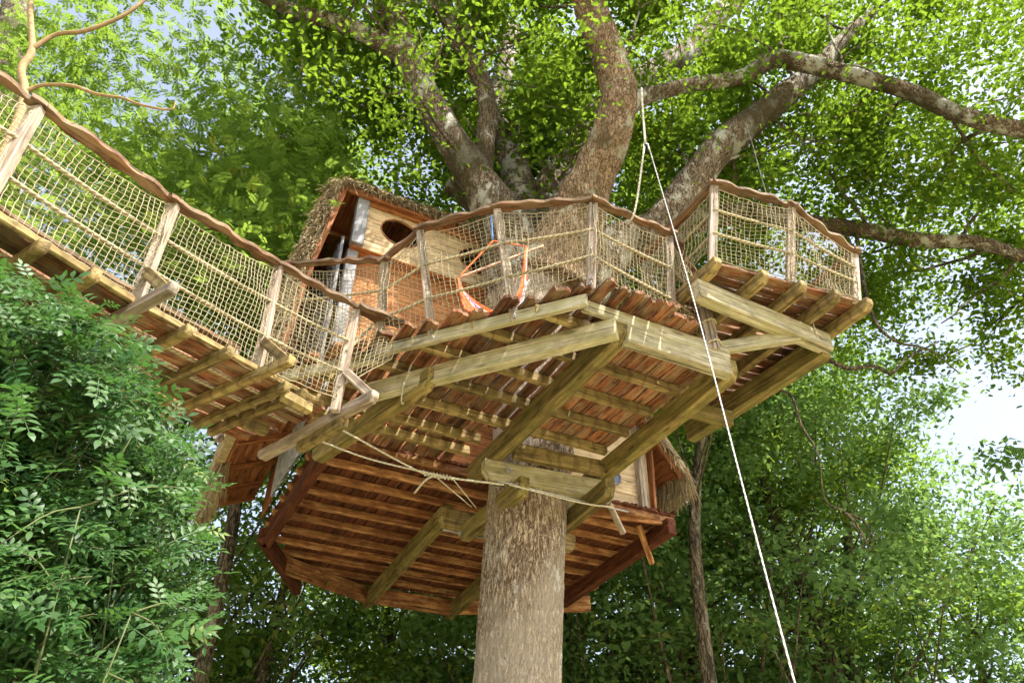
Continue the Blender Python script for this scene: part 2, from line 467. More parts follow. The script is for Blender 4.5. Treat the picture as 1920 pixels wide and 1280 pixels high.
M_oakbark = bark_mat('oak_bark', (0.19, 0.125, 0.08), (0.58, 0.465, 0.335), (0.70, 0.68, 0.62), 0.2, sc=1.3, bump=0.85, grey=(0.50, 0.42, 0.32))
M_warmbark = bark_mat('warm_oak_bark', (0.14, 0.085, 0.05), (0.46, 0.325, 0.20), (0.50, 0.48, 0.36), 0.55, moss=(0.10, 0.075, 0.03), sc=1.25)
M_limb = bark_mat('lichen_bark', (0.08, 0.058, 0.04), (0.34, 0.265, 0.18), (0.60, 0.59, 0.50), 0.95, moss=(0.065, 0.052, 0.02), sc=1.3, bump=1.0)
M_bgbark = bark_mat('woodland_bark', (0.045, 0.036, 0.022), (0.19, 0.15, 0.10), (0.30, 0.29, 0.22), 0.5, moss=(0.08, 0.09, 0.03), sc=0.6)
M_tanbark = simple('tan_bark', (0.31, 0.21, 0.10), 0.85, 0.3, 9.0, bump=0.4)
M_greenstem = simple('green_stem', (0.085, 0.10, 0.035), 0.7, 0.2, 12.0)
M_oakleaf = leaf_mat('oak_leaf', (0.032, 0.085, 0.012), (0.085, 0.15, 0.02), (0.25, 0.39, 0.028), 0.5)
M_ashleaf = leaf_mat('ash_leaf', (0.020, 0.066, 0.015), (0.058, 0.128, 0.027), (0.12, 0.28, 0.05), 0.26, rough=0.5, spec=0.3, gloss=True)
M_bgleaf = leaf_mat('woodland_leaf', (0.058, 0.12, 0.022), (0.12, 0.20, 0.036), (0.32, 0.48, 0.06), 0.48)
M_bgleaf2 = leaf_mat('bluish_woodland_leaf', (0.058, 0.125, 0.040), (0.12, 0.20, 0.066), (0.28, 0.45, 0.11), 0.46)

# ------------------------------------------------------------------ the setting: ground
gm, n, b, out = new_mat('dry_woodland_ground')
v, _ = tex_vec(n, (0.6, 0.6, 0.6), rnd=False)
g1 = N(n, 'ShaderNodeTexNoise', Scale=1.0, Detail=9.0, Roughness=0.7); n.links.new(v, g1.inputs['Vector'])
n.links.new(ramp(n, g1.outputs['Fac'], [(0.35, (0.15, 0.17, 0.055)), (0.5, (0.29, 0.25, 0.14)), (0.65, (0.42, 0.35, 0.23))]).outputs[0], b.inputs['Base Color'])
b.inputs['Roughness'].default_value = 0.95
gv, gf = [], []
gn = 60
for i in range(gn + 1):
    for j in range(gn + 1):
        sx, sy = (i / gn * 2 - 1), (j / gn * 2 - 1)
        x, y = 900 * sx * abs(sx) ** 1.5, 900 * sy * abs(sy) ** 1.5
        z = 0.12 * noise.noise(Vector((x * 0.2, y * 0.2, 0))) if math.hypot(x, y) > 3 else 0
        gv.append((x, y, z - 0.05))
for i in range(gn):
    for j in range(gn):
        q = i * (gn + 1) + j; gf.append((q, q + gn + 1, q + gn + 2, q + 1))
me = bpy.data.meshes.new('ground'); me.from_pydata(gv, [], gf)
go = mesh_obj('ground', me, gm); go['kind'] = 'structure'

# ------------------------------------------------------------------ axes of the platforms
D1 = Vector((0.886, 0.463, 0)).normalized()      # along the joists
D2 = Vector((-0.463, 0.886, 0)).normalized()     # along the main beams, away from the camera
def clip_line(poly, o, d):
    """range of t where o + d t lies inside the polygon (plan)"""
    ts = []
    k = len(poly)
    for i in range(k):
        a, c = poly[i], poly[(i + 1) % k]
        ex, ey = c[0] - a[0], c[1] - a[1]
        det = d[0] * (-ey) + ex * d[1]
        if abs(det) < 1e-9: continue
        rx, ry = a[0] - o[0], a[1] - o[1]
        t = (rx * (-ey) + ex * ry) / det
        s = (d[0] * ry - d[1] * rx) / det
        if 0 <= s <= 1: ts.append(t)
    return (min(ts), max(ts)) if len(ts) >= 2 else None
HP = 4.0         # underside of the deck planks above the camera
JH = 0.10        # joists
BH = 0.20        # main beams
def laid(parent, poly, along, across, width, gap, z, t, mat, name, over=(0.0, 0.0), wav=0.012, endw=0.03, skip=None):
    """lay planks side by side over a plan polygon"""
    o = Vector((poly[0][0], poly[0][1], 0))
    us = [(Vector((p[0], p[1], 0)) - o).dot(across) for p in poly]
    u = min(us) + width / 2
    while u < max(us) - width * 0.25:
        wv = width * random.uniform(0.85, 1.12)
        c = o + across * u
        r = clip_line(poly, (c.x, c.y), (along.x, along.y))
        if r and r[1] - r[0] > 0.15:
            a, bb = r[0] - over[0] * random.uniform(0.2, 1.0), r[1] + over[1] * random.uniform(0.2, 1.0)
            A, B = c + along * a, c + along * bb
            if not (skip and skip(A, B)):
                plank(name, (A.x, A.y, EYE + z), (B.x, B.y, EYE + z + random.uniform(-0.004, 0.004)), wv - gap * random.uniform(0.5, 1.5), t, parent, mat, wav, endw)
        u += width

# ------------------------------------------------------------------ main deck
deck = thing('viewing_deck', H(0.2, 6.0, HP), 'large many-sided plank deck with green mossy beams, in front of the oak trunk', 'deck')
DECK = [(0.60, 4.62), (1.48, 5.09), (1.64, 5.86), (0.98, 7.22), (-0.22, 6.72), (-0.60, 7.52), (-2.14, 6.74), (-2.10, 5.70)]
laid(deck, DECK, D2, D1, 0.150, 0.029, HP, 0.032, M_plank, 'plank', over=(0.17, 0.05), wav=0.010, endw=0.035)
def jline(px0, py0, px1, py1, h, **kw): return PH(px0, py0, h), PH(px1, py1, h)
B1a, B1b = PH(1168, 640, HP - JH - BH), PH(905, 888, HP - JH - BH)
B2a, B2b = PH(1374, 710, HP - JH - BH), PH(1092, 933, HP - JH - BH)
beam('main_beam', B1a - D2 * 0.02, B1b + D2 * 0.25, 0.13, BH, deck, M_beam, cutA=0.10)
beam('main_beam', B2a - D2 * 0.02, B2b + D2 * 0.1, 0.13, BH, deck, M_beam, cutA=0.06)
def on(A, B, t): return A.lerp(B, t)
# joists between and beyond the main beams, parallel to D1
jz = HP - JH + EYE
for k, s in enumerate([0.26, 0.69, 1.12, 1.54, 1.96, 2.36, 2.64]):
    base = Vector((B1a.x, B1a.y, 0)) + D2 * (s - 0.02)
    r = clip_line(DECK, (base.x, base.y), (D1.x, D1.y))
    if not r: continue
    t0, t1 = r[0] + 0.03, min(r[1] - 0.02, 1.16 if s < 2.2 else -0.02)
    A, B = base + D1 * t0, base + D1 * t1
    beam('joist', (A.x, A.y, jz), (B.x, B.y, jz), 0.065, JH - 0.004, deck, M_joist)
# thick board behind which the trunk rises
A, B = PH(962, 858, 3.70), PH(1152, 896, 3.70)
beam('trimmer_beam', A, B, 0.09, 0.16, deck, M_joist)
# fascia boards
fa, fb, fc = PH(560, 706, HP - 0.13), PH(1102, 573, HP - 0.13), PH(1368, 674, HP - 0.13)
fA = PH(700, 671, HP - 0.13)
beam('fascia_board', fA, fb, 0.05, 0.115, deck, M_pale)
beam('fascia_board', PH(1092, 583, HP - 0.14), fc, 0.05, 0.115, deck, M_pale)
beam('fascia_board', PH(528, 716, HP - 0.14), fA + Vector((0.02, 0.06, -0.01)), 0.05, 0.12, deck, M_pale)
# outer ring beams
ra, rb, rc = PH(688, 752, HP - JH - BH), PH(1158, 632, HP - JH - BH), PH(1368, 708, HP - JH - BH)
beam('ring_beam', ra, rb, 0.10, 0.17, deck, M_pale)
beam('ring_beam', PH(1172, 645, HP - JH - BH), rc, 0.11, 0.19, deck, M_pale)
beam('bay_beam', PH(812, 722, HP - JH - BH - 0.05), PH(590, 872, HP - JH - BH - 0.05), 0.11, 0.17, deck, M_beam, cutA=0.1, cutB=0.08)
beam('bay_beam', PH(1372, 800, HP - JH - BH + 0.25), PH(1262, 772, HP - JH - BH + 0.25), 0.10, 0.16, deck, M_beam)

lc = PH(760, 728, HP - JH - BH + 0.06)
rope_tube('lashing', [lc + Vector((0.02 * math.sin(a), 0.09 * math.cos(a), 0.13 * math.sin(a) - 0.02)) for a in np.linspace(0, 6.1, 14)], 0.007, M_rope2, deck, n=30)
# clamp round the trunk, under the main beams
clamp = thing('trunk_clamp', H(0.15, 7.45, 3.2), 'heavy bolted timber clamp gripping the trunk under the deck', 'timber clamp')
ch = HP - JH - BH - 0.215
ca, cb_ = PH(905, 898, ch), PH(1152, 942, ch)
beam('clamp_beam', ca, cb_, 0.12, 0.21, clamp, M_pale, cutA=0.07, cutB=0.05)
cc0 = PH(822, 985, ch)
beam('clamp_beam', cc0, cc0 + D1 * 1.75, 0.12, 0.21, clamp, M_joist, cutA=0.07, cutB=0.05)
sh = ch - 0.19
s0, s1 = PH(985, 925, sh), PH(868, 1018, sh)
beam('side_clamp', s0, s1, 0.11, 0.185, clamp, M_beam, cutA=0.05, cutB=0.05)
s2, s3 = PH(1146, 928, sh), PH(1058, 1000, sh)
beam('side_clamp', s2, s3 + D2 * 0.1, 0.11, 0.185, clamp, M_beam, cutA=0.04, cutB=0.04)
for q, dz in ((s0, 0.10), (s1, 0.08)):
    rope_tube('threaded_rod', [q - D1 * 0.27 + Vector((0, 0, dz)) + D2 * (0.06 if q is s0 else -0.06), q + D1 * 1.25 + Vector((0, 0, dz)) + D2 * (0.06 if q is s0 else -0.06)], 0.010, M_steel, clamp)
def washer(p, axis, r, parent, mat=None):
    mb = MB(); ax = Vector(axis).normalized()
    mb.tube([Vector((0, 0, 0)), ax * 0.010], r, 14)
    mb.tube([ax * 0.010, ax * 0.032], r * 0.5, 6)
    return mesh_obj('bolt', mb.mesh('bolt', False), mat or M_steel, parent, Matrix.Translation(p))
for px, py in ((947, 887), (1120, 917)):
    q = PH(px, py, ch + 0.10); washer(q - D2 * 0.075, -D2, 0.035, clamp)
for q, dz in ((s0, 0.10), (s1, 0.08)): washer(q - D1 * 0.06 + Vector((0, 0, dz)) + D2 * (0.06 if q is s0 else -0.06), -D1, 0.035, clamp)

# ------------------------------------------------------------------ balcony on the right, a step higher
HB = 4.5
balc = thing('side_balcony', H(2.2, 5.8, HB), 'raised narrow plank balcony jutting out right of the main deck', 'balcony')
q1, q2, q3 = PH(1334, 492, HB), PH(1484, 530, HB), PH(1616, 567, HB)
bl = [(q1.x, q1.y), (q3.x, q3.y)]
far = D2 * 2.35
BAL = [(q1.x, q1.y), (q3.x, q3.y), (q3.x + far.x, q3.y + far.y), (q1.x + far.x, q1.y + far.y)]
PX = (q3 - q1); PX.z = 0; PX.normalize()
PN = Vector((-PX.y, PX.x, 0))
laid(balc, BAL, PX, PN, 0.118, 0.014, HB, 0.03, M_plank, 'plank', over=(0.04, 0.04), wav=0.008, endw=0.02)
for t, ca_ in ((0.0, 0.09), (0.30, 0.05), (0.55, 0.05), (0.78, 0.05), (1.0, 0.06)):
    A = q1.lerp(q3, t) - D2 * 0.08; B = A + D2 * 2.35
    beam('joist', A - Vector((0, 0, 0.12)), B - Vector((0, 0, 0.12)), 0.085, 0.117, balc, M_joist, cutA=ca_)
hb = HB - 0.12 - 0.19
beam('cross_beam', PH(1306, 560, hb), PH(1556, 662, hb), 0.12, 0.19, balc, M_pale)
beam('side_beam', PH(1552, 668, hb - 0.03), PH(1296, 828, hb - 0.03), 0.13, 0.215, balc, M_beam)
# little post and brace that carry the balcony off the deck
pa, pb = PH(1340, 652, HP - 0.10), PY(1321, 570, PH(1340, 652, HP - 0.10).y)
beam('prop_post', pa, pb, 0.105, 0.12, balc, M_post, up=(0, 1, 0.2))
beam('brace', PH(1352, 664, HP - 0.08), PH(1500, 640, hb - 0.02), 0.07, 0.12, balc, M_pale)
for t in (0.15, 0.62, 0.98):
    c = pa.lerp(pb, t)
    ring = [c + Vector((0.075 * math.cos(a), 0.06 - 0.075 * math.sin(a), 0.014 * math.sin(a * 2))) for a in np.linspace(0, 6.1, 13)]
    rope_tube('lashing', ring, 0.011, M_rope, balc, n=26)
rope_tube('sling_rope', [PH(1523, 597, HB - 0.02), PH(1530, 625, hb + 0.1) , PH(1543, 646, hb + 0.02)], 0.006, M_rope2, balc, n=10)

# ------------------------------------------------------------------ railings
def railing(parent, posts, rail_mat=M_rail, heights=(0.36, 0.66), post_w=(0.075, 0.06), nets=True, cell=0.046, rail_over=(0.05, 0.05), extra_down=0.0, netbase=None, netfrom=0.02, rails=True, shear=0.0, ropes_r=0.0125, wav=0.026):
    """posts: list of (base, top) world points; top rail, two ropes and a net in every bay"""
    cx = sum((p[0] for p in posts), Vector()) / len(posts)
    for (A, B) in posts:
        d = (B - A).normalized()
        side = Vector((1, -0.2, 0))
        if post_w: beam('post', A - d * extra_down, B, post_w[0], post_w[1], parent, M_post, up=(0, 1, 0.3), bev=0.007)
    for (A, B), (C, D) in zip(posts[:-1], posts[1:]):
        up = Vector((0, 0, 1))
        ln = (D - B).normalized()
        if rails:
            plank('handrail', B - ln * rail_over[0] + Vector((0, 0, 0.0)), D + ln * rail_over[1], 0.08, 0.032, parent, rail_mat, wav=wav, endw=0.02, wl=0.27, seg=0.035)
        for hh in heights:
            rope_tube('rope', [A.lerp(B, hh), C.lerp(D, hh)], ropes_r, M_rope, parent, sag=0.012)
        if nets:
            net('net', A.lerp(B, netfrom), C.lerp(D, netfrom), A.lerp(B, 0.955), C.lerp(D, 0.955), parent, M_net, cell=cell, shear=shear, knots=cell < 0.05)
def post_px(bx, by, h, tx, ty, dy=0.0):
    A = PH(bx, by, h); return (A, PY(tx, ty, A.y + dy))

deck_rail = thing('deck_railing', H(0.0, 5.0, HP), 'net and rope railing along the front edges of the big deck', 'railing')
P1 = post_px(709, 662, HP - 0.12, 721, 489)
P2 = post_px(812, 640, HP - 0.12, 787, 430)
P3 = post_px(966, 600, HP - 0.12, 932, 390)
P4 = post_px(1108, 540, HP + 0.02, 1113, 378)
P5 = post_px(1262, 636, HP - 0.10, 1255, 440)
P6 = (H(1.92, 5.62, HP + 0.02), PY(1309, 522, 5.62))
P0 = (PH(528, 712, HP - 0.05), PY(540, 497, PH(528, 712, HP - 0.05).y))
railing(deck_rail, [P1, P2, P3, P4, P5], netfrom=0.16)
railing(deck_rail, [P5, P6], post_w=None, netfrom=0.16)
railing(deck_rail, [P0, P1], post_w=None, netfrom=0.1, heights=(0.66,))

for (A, B) in (P2, P3, P4, P5):
    d = (B - A).normalized()
    for t in (0.035, 0.10): washer(A + d * t - Vector((0, 0.008, 0.0)), (0, -1, 0), 0.013, deck_rail)
bal_rail = thing('balcony_railing', H(2.2, 5.0, HB), 'net and rope railing round the raised side balcony', 'railing')
Q1 = post_px(1337, 492, HB, 1340, 346)
Q2 = post_px(1484, 528, HB, 1485, 387)
Q3 = (PH(1609, 562, HB), PY(1603, 474, PH(1609, 562, HB).y + 0.22))
Q0 = (Q1[0] + D2 * 1.15, Q1[1] + D2 * 1.15)
Q4 = (Q3[0] + D2 * 1.6, Q3[1] + D2 * 1.6)
railing(bal_rail, [Q1, Q2, Q3], netfrom=0.03)
railing(bal_rail, [Q0, Q1], post_w=None, netfrom=0.2, wav=0.012)
railing(bal_rail, [Q3, Q4], post_w=None, netfrom=0.03, wav=0.012)

# ------------------------------------------------------------------ rope bridge on the left
bridge = thing('plank_bridge', H(-2.3, 4.4, 3.1), 'hanging plank footbridge that runs up to the deck from the left', 'footbridge')
bn = [PH(-57, 402, 2.85), PH(245, 585, 3.0), PH(475, 708, 3.18), PH(600, 772, 3.30)]
WD = Vector((-0.84, 0.54, 0)).normalized()
WB = 1.0
npl = 5
for s in range(len(bn) - 1):
    A, B = bn[s], bn[s + 1]
    for k in range(npl):
        off = WD * (WB * (k + 0.5) / npl)
        ext = random.uniform(0.0, 0.12) if s == len(bn) - 2 else 0.0
        d = (B - A).normalized()
        plank('plank', A + off + Vector((0, 0, 0.05)) + d * 0.005, B + off + Vector((0, 0, 0.05)) + d * (ext - 0.005), WB / npl - 0.022, 0.03, bridge, M_plank, wav=0.008, endw=0.02)
    if s < 3:
        beam('edge_board', A + Vector((0, 0, 0.045)) - WD * 0.02, B + Vector((0, 0, 0.045)) - WD * 0.02, 0.035, 0.05, bridge, M_joist)
def bridge_pt(t):
    i = min(int(t), len(bn) - 2); return bn[i].lerp(bn[i + 1], t - i)
for t, o0, o1, m_ in ((0.35, 0.10, 1.0, M_joist), (0.66, 0.13, 1.0, M_joist), (1.0, 0.42, 1.0, M_post), (1.34, 0.13, 1.0, M_joist), (1.67, 0.14, 1.0, M_joist), (2.0, 0.40, 1.02, M_joist), (2.36, 0.10, 1.0, M_joist), (2.58, 0.12, 0.98, M_joist)):
    c = bridge_pt(t) - Vector((0, 0, 0.0))
    beam('joist', c - WD * o0 + Vector((0, 0, -0.031)), c + WD * o1 + Vector((0, 0, -0.031)), 0.065, 0.078, bridge, m_, cutA=0.015)
# last long bearer at the deck end, doubled
beam('bearer', PH(703, 752, 3.18), PH(486, 866, 3.18), 0.075, 0.10, bridge, M_post, cutA=0.03, cutB=0.05)
beam('bearer', PH(645, 800, 3.10), PH(560, 848, 3.10), 0.075, 0.09, bridge, M_joist)
# short cleats between the last joists
beam('cleat', PH(528, 748, 3.14), PH(580, 776, 3.14), 0.075, 0.08, bridge, M_joist)
beam('cleat', PH(455, 800, 3.14), PH(500, 815, 3.14), 0.09, 0.09, bridge, M_joist)
# carrying ropes below the planks
for k in (1, 2, 3):
    off = WD * (WB * k / npl)
    rope_tube('carrying_rope', [q + off + Vector((0, 0, 0.036)) for q in bn], 0.013, M_rope, bridge, n=24)

br_near = thing('bridge_railing', H(-1.9, 4.2, 3.2), 'leaning grey posts, wavy handrail and net on the near side of the footbridge', 'railing')
N0 = (bn[0] - WD * 0.03, PY(66, 196, 2.78))
N1 = (PH(245, 577, 3.02), PY(323, 379, PH(245, 577, 3.02).y))
N2 = (PH(475, 709, 3.18), PY(521, 497, PH(475, 709, 3.18).y))
N3 = (PH(626, 768, 3.20), PY(667, 578, PH(626, 768, 3.20).y))
Nm = (bn[0] - (bn[1] - bn[0]) * 0.6, N0[1] - (N1[1] - N0[1]) * 0.55)
railing(br_near, [Nm, N0, N1, N2, N3], cell=0.043, shear=0.06, netfrom=0.1, wav=0.030)
e0 = N3[1]; e1 = PY(752, 612, N3[0].y + 0.25)
plank('handrail', e0, e1, 0.13, 0.035, br_near, M_rail, wav=0.03, wl=0.27, seg=0.035)
net('net', N3[0].lerp(N3[1], 0.2), PH(735, 672, 3.75), N3[1] - Vector((0, 0, 0.05)), e1 - Vector((0, 0, 0.04)), br_near, M_net)
rope_tube('rope', [N3[0].lerp(N3[1], 0.55), PY(702, 606, N3[0].y + 0.3)], 0.0145, M_rope, br_near)
for (bp_, jx) in ((N1, 1.0), (N2, 2.0)):
    c = bridge_pt(jx) - WD * 0.30 + Vector((0, 0, 0.0))
    beam('knee_brace', c, bp_[0].lerp(bp_[1], 0.27), 0.035, 0.075, br_near, M_joist, bev=0.003)
beam('knee_brace', PH(694, 752, 3.28), N3[0].lerp(N3[1], 0.33), 0.045, 0.075, br_near, M_post)

br_far = thing('bridge_railing', H(-3.2, 4.8, 3.2), 'dark rail, short posts and net on the far side of the footbridge', 'railing')
fz = Vector((0, 0, 1.0))
FP = []
for t in (-0.3, 0.5, 1.1, 1.62, 2.1, 2.75):
    c = (bn[0] + (bn[1] - bn[0]) * t) if t < 0 else bridge_pt(t)
    a = c + WD * (WB + 0.02)
    FP.append((a, a + fz + WD * 0.12))
railing(br_far, FP, cell=0.05, heights=(0.5,), netfrom=0.1, wav=0.008)

# ------------------------------------------------------------------ cabin platform
cabp = thing('cabin_platform', H(-0.5, 9.3, HP), 'many-sided floor platform with orange joists under the cabin, behind the trunk', 'platform')
CP_ = [(-1.94, 6.86), (-3.05, 9.05), (-3.08, 10.95), (-2.12, 11.35), (-0.94, 11.85), (1.16, 11.6), (1.98, 8.92)]
laid(cabp, CP_, D2, D1, 0.14, 0.004, HP + 0.0, 0.03, M_floor, 'floor_board', over=(0.03, 0.0), wav=0.003, endw=0.03)
base0 = Vector((-1.94, 6.86, 0))
jn = 0
for s in np.arange(0.06, 4.9, 0.40):
    o = base0 + D2 * float(s + random.uniform(-0.03, 0.03))
    r = clip_line(CP_, (o.x, o.y), (D1.x, D1.y))
    if not r or r[1] - r[0] < 0.5: continue
    A, B = o + D1 * (r[0] - 0.05), o + D1 * (r[1] + 0.03)
    beam('joist', (A.x, A.y, EYE + HP - 0.085), (B.x, B.y, EYE + HP - 0.085), 0.065, 0.082, cabp, M_orange, cutA=0.03, cutB=0.03)
bz = HP - 0.085 - 0.2
beam('main_beam', PH(838, 975, bz), PH(686, 1140, bz), 0.13, 0.2, cabp, M_beam)
beam('main_beam', PH(1075, 962, bz), PH(842, 1160, bz), 0.13, 0.2, cabp, M_beam)
beam('edge_beam', PH(600, 872, bz), PH(498, 1026, bz), 0.11, 0.19, cabp, M_floor)
beam('edge_beam', PH(488, 1016, bz), PH(556, 1116, bz), 0.10, 0.2, cabp, M_floor)
beam('edge_beam', PH(1262, 1000, bz), PH(1056, 1138, bz), 0.12, 0.2, cabp, M_floor)
beam('fascia_board', PH(530, 1074, bz), PH(690, 1132, bz), 0.05, 0.24, cabp, M_orange)
beam('fascia_board', PH(690, 1130, bz), PH(848, 1154, bz), 0.05, 0.24, cabp, M_orange)
beam('fascia_board', PH(848, 1152, bz), PH(1108, 1146, bz), 0.05, 0.24, cabp, M_orange)
beam('fascia_board', PH(1070, 962, HP - 0.13), PH(1262, 986, HP - 0.13), 0.05, 0.11, cabp, M_orange)
# loose hanging brackets at the right end
beam('hanging_bracket', PH(1140, 945, HP - 0.1), PH(1168, 1002, HP - 0.35), 0.07, 0.05, cabp, M_post)
beam('hanging_bracket', PH(1196, 985, HP - 0.1), PH(1222, 1058, HP - 0.45), 0.07, 0.05, cabp, M_orange)
# ragged ends of thick boards along the right front edge
for k in range(8):
    c = PH(1148 + 14 * k, 952 + 2.6 * k, HP + 0.03)
    plank('ragged_board', c - D2 * random.uniform(0.02, 0.16), c + D2 * 0.3, 0.13, 0.035, cabp, M_floor, wav=0.012, endw=0.05)

# ------------------------------------------------------------------ cabin
WL = Vector((-2.0, 6.95, 0))
def CAB(a, b_, h): return WL + D1 * a + D2 * b_ + Vector((0, 0, EYE + h))
cabin = thing('thatched_cabin', CAB(2.0, 2.0, HP + 0.03), 'orange timber cabin with thatched roof and oval windows behind the deck', 'cabin')
# lower front wall: horizontal boards
z = HP + 0.035
while z < 6.74:
    beam('wall_board', CAB(0.05, 0.16, z), CAB(2.60, 0.16, z), 0.025, 0.135, cabin, M_rust, bev=0.004)
    beam('wall_board', CAB(2.604, 0.16, z), CAB(4.15, 0.16, z), 0.025, 0.135, cabin, M_wall, bev=0.004)
    z += 0.138
# jutting upper front with two oval openings
def board_with_holes(a0, a1, z0, z1, b0, holes):
    nx = int((a1 - a0) / 0.02)
    bm = bmesh.new()
    vs = {}
    def vert(a, z):
        k = (round(a, 4), round(z, 4))
        if k not in vs: vs[k] = bm.verts.new((a - a0, 0, z - z0))
        return vs[k]
    xs = np.linspace(a0, a1, nx + 1)
    def cut(a):
        for (ca2, cz, ra2, rz, tilt) in holes:
            # tilted ellipse: solve for z at this a
            best = None
            c_, s_ = math.cos(tilt), math.sin(tilt)
            x = a - ca2
            A_ = (s_ * s_) / ra2 ** 2 + (c_ * c_) / rz ** 2
            B_ = 2 * x * c_ * s_ * (1 / ra2 ** 2 - 1 / rz ** 2)
            C_ = x * x * (c_ * c_ / ra2 ** 2 + s_ * s_ / rz ** 2) - 1
            disc = B_ * B_ - 4 * A_ * C_
            if disc > 0:
                r_ = math.sqrt(disc); return cz + (-B_ - r_) / (2 * A_), cz + (-B_ + r_) / (2 * A_)
        return None
    for x0, x1 in zip(xs[:-1], xs[1:]):
        c0, c1 = cut(x0), cut(x1)
        if not c0 and not c1: segs = [((z0, z1), (z0, z1))]
        else:
            c0 = c0 or ((c1[0] + c1[1]) / 2,) * 2; c1 = c1 or ((c0[0] + c0[1]) / 2,) * 2
            cl = lambda q: min(max(q, z0), z1)
            segs = [((z0, cl(c0[0])), (z0, cl(c1[0]))), ((cl(c0[1]), z1), (cl(c1[1]), z1))]
        for (l0, l1), (r0, r1) in segs:
            if l1 - l0 < 1e-3 and r1 - r0 < 1e-3: continue
            pts = [(x0, l0), (x1, r0), (x1, r1), (x0, l1)]
            vv = []
            for p in pts:
                q = vert(*p)
                if q not in vv: vv.append(q)
            if len(vv) > 2:
                try: bm.faces.new(vv)
                except ValueError: pass
    bmesh.ops.recalc_face_normals(bm, faces=bm.faces)
    e = bmesh.ops.extrude_face_region(bm, geom=list(bm.faces))
    bmesh.ops.translate(bm, vec=(0, 0.025, 0), verts=[q for q in e['geom'] if isinstance(q, bmesh.types.BMVert)])
    bmesh.ops.recalc_face_normals(bm, faces=bm.faces)
    me = bpy.data.meshes.new('bay_board'); bm.to_mesh(me); bm.free()
    M = frame(CAB(a0, b0, z0), CAB(a1, b0, z0))
    return mesh_obj('bay_board', me, M_wall, cabin, M)
BZ0, BZ1 = 6.76, 7.60
holes = [(0.60, 7.22, 0.27, 0.215, -0.10), (1.72, 7.20, 0.27, 0.215, -0.10)]
zz = BZ0
while zz < BZ1 - 0.02:
    for s0_, s1_ in ((0.0, 0.598), (0.602, 1.718), (1.722, 2.55)): board_with_holes(s0_, s1_, zz, min(zz + 0.136, BZ1), 0.0, holes)
    zz += 0.14
beam('bay_sill', CAB(-0.02, 0.09, BZ0 - 0.03), CAB(2.56, 0.09, BZ0 - 0.03), 0.2, 0.028, cabin, M_rust)
beam('bay_fascia', CAB(-0.03, -0.03, BZ1 - 0.10), CAB(2.58, -0.03, BZ1 - 0.10), 0.03, 0.13, cabin, M_rust)
for k, (a_, z_, ra_, rz_, tl) in enumerate(holes):
    nseg = 36
    mb = MB()
    ring = []
    for q in np.linspace(0, 2 * math.pi, nseg + 1):
        x, zq = ra_ * math.cos(q), rz_ * math.sin(q)
        ring.append((x * math.cos(tl) - zq * math.sin(tl), 0, x * math.sin(tl) + zq * math.cos(tl)))
    mb.tube(ring, 0.010, 6)
    mesh_obj('window_rim', mb.mesh('window_rim'), M_soffit, cabin, frame(CAB(a_, -0.004, z_), CAB(a_ + 1, -0.004, z_)))
# near-black screens behind the openings put the closed loft's shade into colour
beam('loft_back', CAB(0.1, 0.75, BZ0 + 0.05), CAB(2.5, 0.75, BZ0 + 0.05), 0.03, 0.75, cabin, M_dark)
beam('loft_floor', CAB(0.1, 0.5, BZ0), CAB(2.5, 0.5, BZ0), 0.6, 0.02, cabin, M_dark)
# corner post clad in zinc
beam('corner_flashing', CAB(-0.035, -0.012, BZ0 - 0.01), CAB(-0.035, -0.012, BZ1), 0.12, 0.16, cabin, M_zinc, up=tuple(D1))
beam('corner_post', CAB(-0.03, 0.12, HP + 0.03), CAB(-0.03, 0.12, BZ0 - 0.02), 0.12, 0.14, cabin, M_zinc, up=tuple(D1))
beam('corner_post', CAB(4.14, 0.12, HP - 0.02), CAB(4.14, 0.12, 6.2), 0.12, 0.08, cabin, M_post, up=tuple(D1))
beam('corner_post', CAB(4.30, 0.10, HP - 0.02), CAB(4.42, 0.10, 6.2), 0.12, 0.04, cabin, M_soffit, up=tuple(D1))
beam('corner_infill', CAB(4.22, 0.16, HP), CAB(4.27, 0.16, 6.2), 0.05, 0.10, cabin, M_wall, up=tuple(D1))
# porthole low in the front wall
pc = PY(1161, 886, 8.72)
rel = pc - CAB(0, 0.16, 0); 
pa_ = rel.dot(D1); pz = pc.z - EYE
mb = MB(); mb.tube([(0.10 * math.cos(q), 0, 0.10 * math.sin(q)) for q in np.linspace(0, 2 * math.pi, 25)], 0.016, 6)
ph_ = mesh_obj('porthole', mb.mesh('porthole'), M_zinc, cabin, frame(CAB(pa_, 0.138, pz), CAB(pa_ + 1, 0.138, pz)))
mb = MB(); mb.tube([(0, -0.004, 0), (0, 0.006, 0)], 0.095, 20)
mesh_obj('pane', mb.mesh('pane', False), M_glass, ph_, frame(CAB(pa_, 0.142, pz), CAB(pa_ + 1, 0.142, pz)))
